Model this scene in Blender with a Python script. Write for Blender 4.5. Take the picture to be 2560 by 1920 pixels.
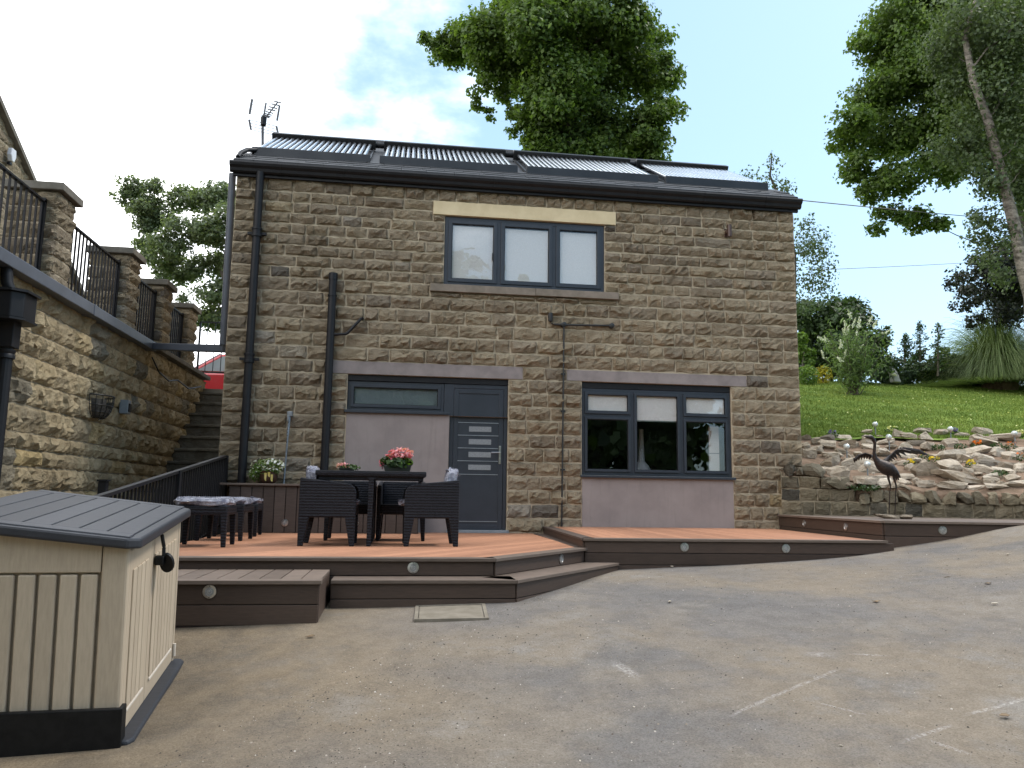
import bpy, math, random
import numpy as np
from mathutils import Vector, Matrix
R = math.radians
scene = bpy.context.scene
COL = scene.collection
for o in list(bpy.data.objects): bpy.data.objects.remove(o)

# ---------------------------------------------------------------- camera
CAM = np.array([-1.5058, -11.4104, 0.5032]); YAW, PIT, ROL, FPX = 0.13556, 0.14056, 0.014235, 1990.0
_f = np.array([math.sin(YAW)*math.cos(PIT), math.cos(YAW)*math.cos(PIT), math.sin(PIT)])
_r = np.array([math.cos(YAW), -math.sin(YAW), 0.0]); _u = np.cross(_r, _f)
CR = _r*math.cos(ROL)+_u*math.sin(ROL); CU = _u*math.cos(ROL)-_r*math.sin(ROL); CF = _f
cam_d = bpy.data.cameras.new('camera'); cam = bpy.data.objects.new('camera', cam_d); COL.objects.link(cam)
cam.matrix_world = Matrix(((CR[0], CU[0], -CF[0], CAM[0]), (CR[1], CU[1], -CF[1], CAM[1]), (CR[2], CU[2], -CF[2], CAM[2]), (0, 0, 0, 1)))
cam_d.sensor_width = 36; cam_d.lens = FPX/2560*36; cam_d.clip_start = 0.05; cam_d.clip_end = 3000
scene.camera = cam
def at(u, v, D):
    d = CF+CR*(u-1280)/FPX-CU*(v-960)/FPX
    return CAM+d*D
# ---------------------------------------------------------------- world, sun, exposure
SUN_EL, SUN_AZ = R(56), R(82)      # azimuth measured from +Y towards +X
world = bpy.data.worlds.new('World'); scene.world = world; world.use_nodes = True
wn = world.node_tree; wn.nodes.clear()
def wnode(t, **k):
    n = wn.nodes.new(t)
    for a, b in k.items(): setattr(n, a, b)
    return n
wo = wnode('ShaderNodeOutputWorld'); bg = wnode('ShaderNodeBackground'); bg.inputs['Strength'].default_value = 0.13
sky = wnode('ShaderNodeTexSky'); sky.sky_type = 'NISHITA'; sky.sun_disc = False
sky.sun_elevation = SUN_EL; sky.sun_rotation = SUN_AZ; sky.air_density = 1.0; sky.dust_density = 1.4; sky.ozone_density = 2.0
tc = wnode('ShaderNodeTexCoord'); sep = wnode('ShaderNodeSeparateXYZ'); wn.links.new(tc.outputs['Generated'], sep.inputs[0])
def wm(op, a, b=None, clamp=False):
    n = wnode('ShaderNodeMath', operation=op, use_clamp=clamp)
    for i, x in enumerate((a, b)):
        if x is None: continue
        if isinstance(x, (int, float)): n.inputs[i].default_value = x
        else: wn.links.new(x, n.inputs[i])
    return n.outputs[0]
zz = wm('ADD', wm('MAXIMUM', sep.outputs['Z'], 0.0), 0.22)
cx = wm('DIVIDE', sep.outputs['X'], zz); cy = wm('DIVIDE', sep.outputs['Y'], zz)
cmb = wnode('ShaderNodeCombineXYZ'); wn.links.new(cx, cmb.inputs[0]); wn.links.new(cy, cmb.inputs[1])
n1 = wnode('ShaderNodeTexNoise'); n1.inputs['Scale'].default_value = 2.3; n1.inputs['Detail'].default_value = 7; n1.inputs['Roughness'].default_value = 0.58
wn.links.new(cmb.outputs[0], n1.inputs['Vector'])
n2 = wnode('ShaderNodeTexNoise'); n2.inputs['Scale'].default_value = 0.9; n2.inputs['Detail'].default_value = 3
wn.links.new(cmb.outputs[0], n2.inputs['Vector'])
# a cloud bank to the left of the view (west), thinning to clear blue on the right
bias = wm('MULTIPLY', wm('ADD', sep.outputs['X'], 0.02), -0.85)
cov = wm('ADD', wm('ADD', wm('MULTIPLY', n1.outputs['Fac'], 0.75), wm('MULTIPLY', n2.outputs['Fac'], 0.35)), bias)
mr = wnode('ShaderNodeMapRange', interpolation_type='SMOOTHSTEP'); mr.inputs['From Min'].default_value = 0.47; mr.inputs['From Max'].default_value = 0.76
wn.links.new(cov, mr.inputs['Value'])
mixc = wnode('ShaderNodeMix', data_type='RGBA'); wn.links.new(mr.outputs[0], mixc.inputs['Factor'])
sat = wnode('ShaderNodeMix', data_type='RGBA'); sat.inputs['Factor'].default_value = 0.40
wn.links.new(sky.outputs[0], sat.inputs['A']); sat.inputs['B'].default_value = (3.2, 4.85, 5.7, 1)   # thin high veil
wn.links.new(sat.outputs['Result'], mixc.inputs['A']); mixc.inputs['B'].default_value = (13, 13.1, 13.3, 1)
wn.links.new(mixc.outputs['Result'], bg.inputs['Color']); wn.links.new(bg.outputs[0], wo.inputs['Surface'])
sun_d = bpy.data.lights.new('sun', 'SUN'); sun = bpy.data.objects.new('sun', sun_d); COL.objects.link(sun)
sun_d.energy = 1.35; sun_d.angle = R(12); sun_d.color = (1.0, 0.95, 0.87)
_sd = Vector((math.sin(SUN_AZ)*math.cos(SUN_EL), math.cos(SUN_AZ)*math.cos(SUN_EL), math.sin(SUN_EL)))
sun.rotation_euler = _sd.to_track_quat('Z', 'Y').to_euler(); sun.location = _sd*60
vs = scene.view_settings; vs.view_transform = 'Standard'; vs.look = 'None'; vs.gamma = 1.0; vs.use_curve_mapping = False
vs.exposure = 0.95
scene.cycles.max_bounces = 6; scene.cycles.diffuse_bounces = 2; scene.cycles.glossy_bounces = 3; scene.cycles.transmission_bounces = 4; scene.cycles.transparent_max_bounces = 8; scene.cycles.caustics_reflective = False; scene.cycles.caustics_refractive = False

# ---------------------------------------------------------------- material helpers
MATS = {}
class NT:
    def __init__(s, name):
        s.m = bpy.data.materials.new(name); s.m.use_nodes = True; s.t = s.m.node_tree; s.t.nodes.clear()
        s.out = s.n('ShaderNodeOutputMaterial'); s.b = s.n('ShaderNodeBsdfPrincipled'); s.l(s.b.outputs[0], s.out.inputs['Surface'])
        s.pos = s.n('ShaderNodeNewGeometry').outputs['Position']; MATS[name] = s.m
    def n(s, t, **k):
        x = s.t.nodes.new(t)
        for a, b in k.items(): setattr(x, a, b)
        return x
    def l(s, a, b): s.t.links.new(a, b)
    def put(s, x, sock):
        if isinstance(x, (int, float)): sock.default_value = x
        elif isinstance(x, (tuple, list)): sock.default_value = tuple(x) if len(x) != 3 or sock.type == 'VECTOR' else (*x, 1)
        else: s.l(x, sock)
    def noise(s, scale, det=4, rough=.55, vec=None, stretch=None):
        v = vec or s.pos
        if stretch:
            mp = s.n('ShaderNodeMapping'); mp.inputs['Scale'].default_value = stretch; s.l(v, mp.inputs[0]); v = mp.outputs[0]
        x = s.n('ShaderNodeTexNoise'); x.inputs['Scale'].default_value = scale; x.inputs['Detail'].default_value = det; x.inputs['Roughness'].default_value = rough
        s.l(v, x.inputs['Vector']); return x.outputs['Fac']
    def ramp(s, fac, stops):
        x = s.n('ShaderNodeValToRGB'); e = x.color_ramp.elements
        while len(e) < len(stops): e.new(0.5)
        for i, (p, c) in enumerate(stops): e[i].position = p; e[i].color = (*c, 1) if len(c) == 3 else c
        s.l(fac, x.inputs[0]); return x.outputs[0]
    def rng(s, fac, a, b, c=0., d=1.):
        x = s.n('ShaderNodeMapRange', interpolation_type='SMOOTHSTEP')
        for nm, v in (('From Min', a), ('From Max', b), ('To Min', c), ('To Max', d)): x.inputs[nm].default_value = v
        s.l(fac, x.inputs['Value']); return x.outputs[0]
    def mix(s, f, a, b, mode='MIX'):
        x = s.n('ShaderNodeMix', data_type='RGBA', blend_type=mode); s.put(f, x.inputs['Factor']); s.put(a, x.inputs['A']); s.put(b, x.inputs['B']); return x.outputs['Result']
    def math(s, op, a, b=0., clamp=False):
        x = s.n('ShaderNodeMath', operation=op, use_clamp=clamp); s.put(a, x.inputs[0]); s.put(b, x.inputs[1]); return x.outputs[0]
    def attr(s, name='rnd'):
        return s.n('ShaderNodeAttribute', attribute_name=name).outputs['Fac']
    def bump(s, h, strength=.5, dist=.01):
        x = s.n('ShaderNodeBump'); x.inputs['Strength'].default_value = strength; x.inputs['Distance'].default_value = dist
        s.l(h, x.inputs['Height']); s.l(x.outputs[0], s.b.inputs['Normal'])
    def set(s, col=None, rough=.6, metal=0., spec=.5, **k):
        if col is not None: s.put(col, s.b.inputs['Base Color'])
        s.put(rough, s.b.inputs['Roughness']); s.put(metal, s.b.inputs['Metallic']); s.put(spec, s.b.inputs['Specular IOR Level'])
        for a, v in k.items(): s.put(v, s.b.inputs[a.replace('_', ' ')])
        return s.m
def simple(name, c1, c2=None, scale=8, rough=.6, metal=0., spec=.5, bump=0., bscale=60, bdist=.003, stretch=None, **k):
    s = NT(name)
    c2 = c2 or tuple(x*.7 for x in c1)
    f = s.noise(scale, 5, .6, stretch=stretch)
    col = s.mix(s.rng(f, .3, .7), c1, c2)
    s.set(col, rough, metal, spec, **k)
    if bump: s.bump(s.noise(bscale, 4, .6, stretch=stretch), bump, bdist)
    return s.m

def stone_mat(name, stops, grain=.5, dirt=(.05, .045, .04), dirtamt=.5):
    s = NT(name)
    base = s.ramp(s.attr(), stops)
    big = s.noise(5.5, 5, .6); fine = s.noise(45, 6, .7)
    col = s.mix(s.rng(big, .35, .68), base, s.mix(1., base, (.72, .70, .66), 'MULTIPLY'))
    col = s.mix(s.rng(fine, .45, .8, 0, .38), col, s.mix(1., col, (1.35, 1.32, 1.25), 'MULTIPLY'))
    stain = s.math('MULTIPLY', s.rng(s.noise(2.1, 6, .65), .54, .74), s.rng(fine, .3, .6))
    col = s.mix(s.math('MULTIPLY', stain, dirtamt), col, dirt)
    col = s.mix(s.rng(s.noise(.75, 5, .6, stretch=(1, 1, .8)), .38, .66), col, s.mix(1., col, (.82, .81, .80), 'MULTIPLY'))
    s.set(col, .92, 0, .25)
    h = s.math('ADD', s.math('MULTIPLY', s.noise(15, 7, .72, stretch=(1, 1, 1.5)), 1.6), s.math('MULTIPLY', s.noise(90, 4, .7), .3))
    s.bump(h, grain, .045)
    return s.m
stone_mat('house_stone', [(0, (.17, .152, .132)), (.10, (.27, .226, .175)), (.4, (.345, .282, .203)), (.62, (.39, .318, .222)), (.85, (.43, .353, .243)), (.93, (.37, .33, .275)), (1, (.50, .39, .225))], 1.0)
stone_mat('warm_stone', [(0, (.26, .24, .195)), (.15, (.38, .32, .22)), (.5, (.48, .385, .245)), (.8, (.55, .445, .285)), (1, (.60, .455, .235))], .9, (.07, .06, .045), .55)
stone_mat('wall_stone', [(0, (.10, .095, .08)), (.3, (.17, .15, .11)), (.7, (.24, .205, .14)), (1, (.28, .235, .165))], .8, (.06, .065, .035), .7)
stone_mat('rock_stone', [(0, (.17, .15, .125)), (.3, (.40, .335, .26)), (.6, (.62, .53, .425)), (1, (.78, .70, .59))], .9, (.20, .16, .12), .45)
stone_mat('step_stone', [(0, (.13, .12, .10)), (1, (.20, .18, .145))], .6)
simple('mortar', (.49, .412, .30), (.38, .315, .23), 9, .95, spec=.2, bump=.5, bscale=90)
simple('mortar_warm', (.30, .255, .18), (.19, .165, .12), 7, .95, spec=.2, bump=.5, bscale=70)
s = NT('render_panel'); c_ = s.mix(s.rng(s.noise(2.2, 5, .6), .3, .7), (.29, .25, .237), (.24, .205, .197)); c_ = s.mix(s.rng(s.noise(5, 5, .65, stretch=(3, 3, .25)), .5, .75, 0, .35), c_, (.17, .148, .14)); c_ = s.mix(s.rng(s.noise(14, 6, .75), .6, .75, 0, .3), c_, (.36, .32, .30)); s.set(c_, .93, 0, .2); s.bump(s.math('ADD', s.noise(160, 3, .7), s.noise(7, 4, .6)), .3, .004)
simple('lintel_grey', (.27, .235, .225), (.20, .172, .168), 5, .9, spec=.2, bump=.2, bscale=120)
simple('lintel_cream', (.67, .56, .365), (.58, .475, .30), 4, .85, spec=.25, bump=.15, bscale=150)
simple('sill_stone', (.24, .20, .165), (.17, .145, .115), 6, .9, spec=.2, bump=.3)
simple('coping_stone', (.19, .17, .145), (.12, .11, .09), 6, .92, spec=.2, bump=.5, bscale=60)
simple('anthracite', (.028, .034, .046), (.022, .028, .038), 5, .38, spec=.5)
simple('door_line', (.33, .36, .40), (.25, .28, .31), 9, .35, .6)
simple('black_paint', (.008, .0085, .011), (.012, .012, .014), 14, .45, spec=.28, bump=.1, bscale=90)
simple('gutter_black', (.0085, .009, .0115), (.013, .013, .015), 6, .5, spec=.28)
simple('grey_pipe', (.10, .112, .138), (.08, .09, .11), 4, .4, spec=.5)
simple('slate', (.034, .035, .039), (.017, .018, .021), 9, .6, spec=.4, bump=.5, bscale=40)
simple('panel_metal', (.02, .022, .026), (.03, .032, .036), 3, .4, .4)
simple('tube_glass', (.62, .65, .70), (.50, .54, .60), 3, .2, .9, spec=.8)
simple('steel', (.52, .52, .51), (.40, .40, .40), 30, .28, .95)
simple('galvanised', (.27, .29, .31), (.20, .21, .23), 20, .4, .8)
simple('aerial_metal', (.10, .10, .11), (.14, .14, .15), 9, .6)
simple('lens', (.22, .22, .215), (.30, .30, .29), 60, .15, 0, spec=.8)
simple('lead_grey', (.23, .25, .27), (.18, .2, .22), 10, .5)
def wood(name, c1, c2, rough, axis=(1, 1, 1), rot=0.):
    s = NT(name); v = s.pos
    if rot:
        rm_ = s.n('ShaderNodeMapping'); rm_.inputs['Rotation'].default_value = (0, 0, -rot); s.l(v, rm_.inputs[0]); v = rm_.outputs[0]
    g = s.noise(10, 6, .65, vec=v, stretch=axis); b = s.noise(1.3, 4, .6)
    col = s.mix(s.rng(g, .3, .7), c1, c2)
    col = s.mix(s.attr(), col, s.mix(1., col, (.66, .65, .64), 'MULTIPLY'))
    col = s.mix(s.rng(b, .5, .75, 0, .3), col, s.mix(1., col, (1.18, 1.2, 1.2), 'MULTIPLY'))
    col = s.mix(s.rng(s.noise(2.6, 6, .7), .55, .75, 0, .4), col, s.mix(1., col, (.62, .62, .62), 'MULTIPLY'))
    s.set(col, rough, 0, .35); s.bump(g, .25, .003); return s.m
wood('deck_orange', (.46, .228, .132), (.33, .158, .094), .62, (.5, 9, 1), .918)
wood('deck_orange_cross', (.46, .228, .132), (.33, .158, .094), .62, (.5, 9, 1), 1.518)
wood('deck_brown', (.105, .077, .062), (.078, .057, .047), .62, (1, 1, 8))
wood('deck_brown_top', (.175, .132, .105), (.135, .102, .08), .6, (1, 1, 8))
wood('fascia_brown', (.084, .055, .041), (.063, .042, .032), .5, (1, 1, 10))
wood('shed_plastic', (.53, .43, .315), (.46, .37, .27), .55, (9, 9, .6))
wood('shed_lid', (.045, .048, .057), (.033, .035, .042), .5, (1, 6, 1))
simple('black_board', (.006, .006, .0065), (.011, .011, .011), 20, .5, spec=.2, bump=.3)
simple('pale_plastic', (.62, .55, .46), (.55, .48, .4), 8, .5)
def weave(name, c):
    s = NT(name)
    tco = s.n('ShaderNodeTexCoord').outputs['Object']
    mp = s.n('ShaderNodeMapping'); mp.inputs['Rotation'].default_value = (.5, .6, .785); s.l(tco, mp.inputs[0])
    w1 = s.n('ShaderNodeTexWave', wave_type='BANDS', bands_direction='Z'); w1.inputs['Scale'].default_value = 11; w1.inputs['Distortion'].default_value = 3.0; w1.inputs['Detail Scale'].default_value = 6; s.l(tco, w1.inputs['Vector'])
    ck = s.n('ShaderNodeTexChecker'); ck.inputs['Scale'].default_value = 60; s.l(mp.outputs[0], ck.inputs['Vector'])
    s.set(s.mix(w1.outputs['Fac'], tuple(x*.6 for x in c), tuple(x*2.8 for x in c)), .5, 0, .22)
    s.bump(s.math('ADD', w1.outputs['Fac'], s.math('MULTIPLY', ck.outputs['Fac'], .4)), .55, .006); return s.m
weave('rattan', (.0055, .006, .0085))
s = NT('plastic_wrap')
s.set(s.mix(s.rng(s.noise(9, 5, .7), .35, .7), (.10, .105, .15), (.42, .43, .50)), .12, 0, .7); s.bump(s.noise(26, 5, .75), 1.0, .03)
s = NT('cushion'); s.set((.05, .052, .07), .8)
# glass: thin pane, mostly clear, mirror-like towards grazing angles
s = NT('window_glass'); s.t.nodes.remove(s.b)
gl = s.n('ShaderNodeBsdfGlossy'); gl.inputs['Roughness'].default_value = 0.004; gl.inputs['Color'].default_value = (.9, .95, 1, 1)
tr = s.n('ShaderNodeBsdfTransparent'); tr.inputs['Color'].default_value = (.96, .97, .97, 1)
lw_ = s.n('ShaderNodeLayerWeight'); lw_.inputs['Blend'].default_value = .5; fr_ = s.math('ADD', s.math('MULTIPLY', s.math('POWER', lw_.outputs['Facing'], 5.), .9), .065)
nb = s.n('ShaderNodeBump'); nb.inputs['Strength'].default_value = .12; nb.inputs['Distance'].default_value = .01; s.l(s.noise(3.2, 2, .5), nb.inputs['Height']); s.l(nb.outputs[0], gl.inputs['Normal'])
mx = s.n('ShaderNodeMixShader'); s.l(fr_, mx.inputs[0]); s.l(tr.outputs[0], mx.inputs[1]); s.l(gl.outputs[0], mx.inputs[2]); s.l(mx.outputs[0], s.out.inputs['Surface'])
simple('blind_white', (.70, .675, .66), (.65, .625, .61), 40, .85, spec=.2)
simple('frosted', (.12, .15, .16), (.15, .18, .19), 90, .22, spec=.6, bump=.2, bscale=200)
simple('door_glass', (.20, .215, .23), (.25, .265, .28), 60, .2, spec=.6)
simple('room_wall', (.06, .06, .06), (.05, .05, .05), 3, .9)
# ground surfaces
s = NT('tarmac')
big = s.noise(.55, 6, .62); mid = s.noise(2.2, 6, .65); fine = s.noise(95, 3, .7); sp = s.noise(38, 4, .75)
col = s.mix(s.rng(big, .42, .58), (.17, .156, .144), (.22, .184, .142))
col = s.mix(s.rng(s.noise(.8, 5, .6), .50, .66, 0, .8), col, (.142, .135, .131))
col = s.mix(s.rng(mid, .5, .72, 0, .6), col, (.154, .144, .134))
col = s.mix(s.rng(s.noise(1.1, 6, .7), .53, .72, 0, .8), col, (.25, .229, .203))
sepx = s.n('ShaderNodeSeparateXYZ'); s.l(s.pos, sepx.inputs[0])
lf = s.rng(s.math('ADD', sepx.outputs['X'], s.math('MULTIPLY', mid, 1.5)), .2, -2.2)       # sandy silt washed to the low left side
col = s.mix(s.math('MULTIPLY', lf, .8), col, s.mix(s.rng(s.noise(3.2, 6, .7), .35, .7), (.235, .178, .112), (.15, .118, .08)))
col = s.mix(s.rng(s.noise(6.5, 7, .75), .42, .62, 0, .55), col, s.mix(1., col, (.74, .72, .70), 'MULTIPLY'))
col = s.mix(s.rng(s.noise(11, 7, .78), .55, .68, 0, .5), col, s.mix(1., col, (1.32, 1.3, 1.26), 'MULTIPLY'))
col = s.mix(s.rng(fine, .42, .62, 0, .5), col, s.mix(1., col, (.50, .48, .46), 'MULTIPLY'))
col = s.mix(s.rng(sp, .56, .70, 0, .6), col, s.mix(1., col, (1.5, 1.5, 1.5), 'MULTIPLY'))
col = s.mix(s.rng(s.noise(17, 6, .8), .64, .76, 0, .75), col, (.045, .038, .03))
def chalk(col, x0, y0, x1, y1, w, amt):
    L = math.hypot(x1-x0, y1-y0); dx, dy = (x1-x0)/L, (y1-y0)/L
    px = s.math('SUBTRACT', sepx.outputs['X'], x0); py = s.math('SUBTRACT', sepx.outputs['Y'], y0)
    t = s.math('ADD', s.math('MULTIPLY', px, dx), s.math('MULTIPLY', py, dy))
    d = s.math('ABSOLUTE', s.math('ADD', s.math('ADD', s.math('MULTIPLY', px, -dy), s.math('MULTIPLY', py, dx)), s.math('MULTIPLY', s.math('SUBTRACT', s.noise(1.7, 2), .5), .06)))
    m = s.math('MULTIPLY', s.rng(d, w, w*.25), s.math('MULTIPLY', s.rng(t, 0, .15), s.rng(t, L, L-.15)))
    m = s.math('MULTIPLY', m, s.rng(s.noise(52, 4, .8), .44, .62, 0, amt))
    return s.mix(m, col, (.50, .48, .46))
for a in [(.06, -7.58, 1.04, -6.96, .02, .4), (1.2, -6.72, 1.45, -6.85, .02, .6), (.7, -7.97, 1.14, -7.78, .02, .5), (1.2, -7.72, 1.9, -7.5, .02, .5), (.85, -7.89, .97, -8.16, .02, .7), (.57, -7.4, .8, -7.69, .014, .5), (-.24, -6.58, -.14, -6.97, .05, .5), (.92, -6.66, 1.15, -6.75, .07, .45)]:
    col = chalk(col, *a)
s.set(col, .93, 0, .25)
s.bump(s.math('ADD', s.noise(110, 4, .8), s.math('MULTIPLY', s.noise(30, 4, .7), .8)), .8, .009)
s = NT('grit'); s.set(s.ramp(s.attr(), [(0, (.03, .026, .022)), (.45, (.11, .09, .07)), (.8, (.24, .2, .155)), (1, (.45, .42, .38))]), .9, 0, .2)
s = NT('grass')
g1 = s.noise(1.4, 5, .65); g2 = s.noise(22, 5, .7)
col = s.mix(s.rng(g1, .35, .68), (.115, .18, .03), (.195, .26, .05)); col = s.mix(s.rng(g2, .4, .7, 0, .6), col, (.085, .145, .025))
s.set(col, .9, 0, .15); s.bump(g2, .8, .04)
s = NT('grass_blade'); s.set(s.mix(s.rng(s.noise(.9, 5, .65), .35, .65), s.mix(s.attr(), (.095, .155, .024), (.195, .275, .055)), s.mix(s.attr(), (.135, .19, .03), (.26, .325, .07))), .7, 0, .15)
simple('soil', (.25, .175, .125), (.15, .105, .072), 6, .97, spec=.1, bump=.9, bscale=30, bdist=.03)
simple('field', (.09, .15, .03), (.07, .12, .025), .2, .95, spec=.1)
simple('terrace_paving', (.2, .18, .15), (.15, .135, .11), 3, .9)
simple('bark', (.045, .038, .03), (.085, .075, .06), 14, .9, bump=.8, bscale=40, bdist=.02, stretch=(1, 1, .3))
simple('bark_pale', (.34, .30, .26), (.075, .062, .052), 5, .85, bump=.9, bscale=22, bdist=.04, stretch=(1, 1, 2.2))
simple('twig', (.06, .05, .035), (.10, .085, .06), 20, .9)
def leaf(name, stops, trans=.35):
    s = NT(name); c = s.ramp(s.attr(), stops)
    s.set(c, .52, 0, .35)
    t = s.n('ShaderNodeBsdfTranslucent'); s.l(s.mix(1., c, (1.5, 1.6, .75), 'MULTIPLY'), t.inputs['Color'])
    m = s.n('ShaderNodeMixShader'); m.inputs[0].default_value = trans; s.l(s.b.outputs[0], m.inputs[1]); s.l(t.outputs[0], m.inputs[2]); s.l(m.outputs[0], s.out.inputs['Surface'])
leaf('leaf_sycamore', [(0, (.05, .085, .024)), (.5, (.09, .142, .034)), (.85, (.125, .185, .042)), (1, (.17, .235, .05))], .42)
leaf('leaf_grey', [(0, (.075, .10, .06)), (.5, (.125, .16, .095)), (1, (.20, .24, .15))], .45)
leaf('leaf_birch', [(0, (.045, .068, .032)), (.5, (.08, .112, .052)), (1, (.125, .165, .08))], .4)
leaf('leaf_dark', [(0, (.022, .042, .016)), (.6, (.045, .08, .028)), (1, (.085, .14, .042))], .25)
leaf('leaf_purple', [(0, (.015, .018, .016)), (.6, (.03, .036, .026)), (1, (.05, .065, .035))], .2)
leaf('leaf_bright', [(0, (.07, .13, .025)), (.6, (.12, .20, .04)), (1, (.20, .28, .06))])
leaf('leaf_buddleia', [(0, (.09, .14, .045)), (.6, (.15, .22, .075)), (1, (.22, .29, .12))])
leaf('leaf_pampas', [(0, (.10, .14, .06)), (.6, (.18, .24, .09)), (1, (.28, .33, .17))], .3)
leaf('leaf_gold', [(0, (.25, .24, .03)), (1, (.55, .45, .06))])
for nm, c in (('petal_white', (.86, .86, .83)), ('petal_pink', (.72, .16, .22)), ('petal_pale_pink', (.80, .36, .40)), ('petal_yellow', (.80, .58, .03)), ('petal_cream', (.82, .78, .42)), ('petal_orange', (.80, .20, .03)), ('petal_purple', (.16, .11, .38))):
    leaf(nm, [(0, tuple(x*.6 for x in c)), (1, c)], .3)
simple('bronze', (.022, .018, .019), (.05, .035, .028), 16, .42, .55, bump=.7, bscale=35, bdist=.01)
simple('pot_brown', (.06, .025, .014), (.04, .018, .011), 12, .3)
simple('pot_yellow', (.55, .42, .10), (.6, .5, .2), 12, .35)
simple('pot_dark', (.02, .025, .02), (.03, .03, .025), 12, .4)
simple('car_red', (.55, .012, .02), (.5, .01, .02), 2, .25, spec=.6, Coat_Weight=.6)
simple('car_glass', (.34, .37, .39), (.42, .45, .47), 3, .06, spec=.8)
simple('tyre', (.015, .015, .015), (.02, .02, .02), 9, .8)
simple('chrome', (.6, .6, .6), (.5, .5, .5), 5, .15, 1.)
simple('alarm_white', (.70, .70, .72), (.62, .62, .66), 6, .4)
simple('concrete', (.215, .188, .15), (.15, .13, .10), 6, .93, spec=.2, bump=.6, bscale=70)
simple('liner', (.10, .085, .07), (.05, .045, .04), 30, .95, bump=.6, bscale=50)
simple('globe', (.62, .64, .62), (.5, .52, .5), 20, .12, .3, spec=.8)
simple('wire_black', (.01, .01, .01), (.015, .015, .015), 9, .5)
simple('marble', (.55, .54, .52), (.4, .4, .38), 8, .8)
simple('dead_leaf', (.10, .06, .03), (.2, .14, .08), 30, .9)
simple('lamp_shade', (.5, .5, .52), (.42, .42, .44), 9, .3)

# ---------------------------------------------------------------- mesh helpers
ORG = {}
def org(o): return ORG.get(o.name, np.zeros(3)) if o is not None else np.zeros(3)
def setp(o, label=None, cat=None, group=None, kind=None):
    if label: o['label'] = label
    if cat: o['category'] = cat
    if group: o['group'] = group
    if kind: o['kind'] = kind
    return o
def thing(name, loc, label, cat, group=None, rot=None):
    o = bpy.data.objects.new(name, None); COL.objects.link(o); o.location = Vector(loc); o.empty_display_size = .1
    ORG[o.name] = np.array(loc, float)
    if rot is not None: o.rotation_euler = rot
    return setp(o, label, cat, group)
def quick_mesh(name, V, F, n, rnd=None):
    """V (k,3), F (m,n) faces of n corners"""
    me = bpy.data.meshes.new(name); V = np.asarray(V, np.float32); F = np.asarray(F, np.int32)
    me.vertices.add(len(V)); me.vertices.foreach_set('co', V.ravel())
    me.loops.add(F.size); me.loops.foreach_set('vertex_index', F.ravel())
    me.polygons.add(len(F)); me.polygons.foreach_set('loop_start', np.arange(0, F.size, n, dtype=np.int32))
    try: me.polygons.foreach_set('loop_total', np.full(len(F), n, np.int32))
    except Exception: pass
    if rnd is not None:
        a = me.attributes.new('rnd', 'FLOAT', 'FACE'); a.data.foreach_set('value', np.asarray(rnd, np.float32))
    me.update(calc_edges=True); me.validate(); return me
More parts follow.
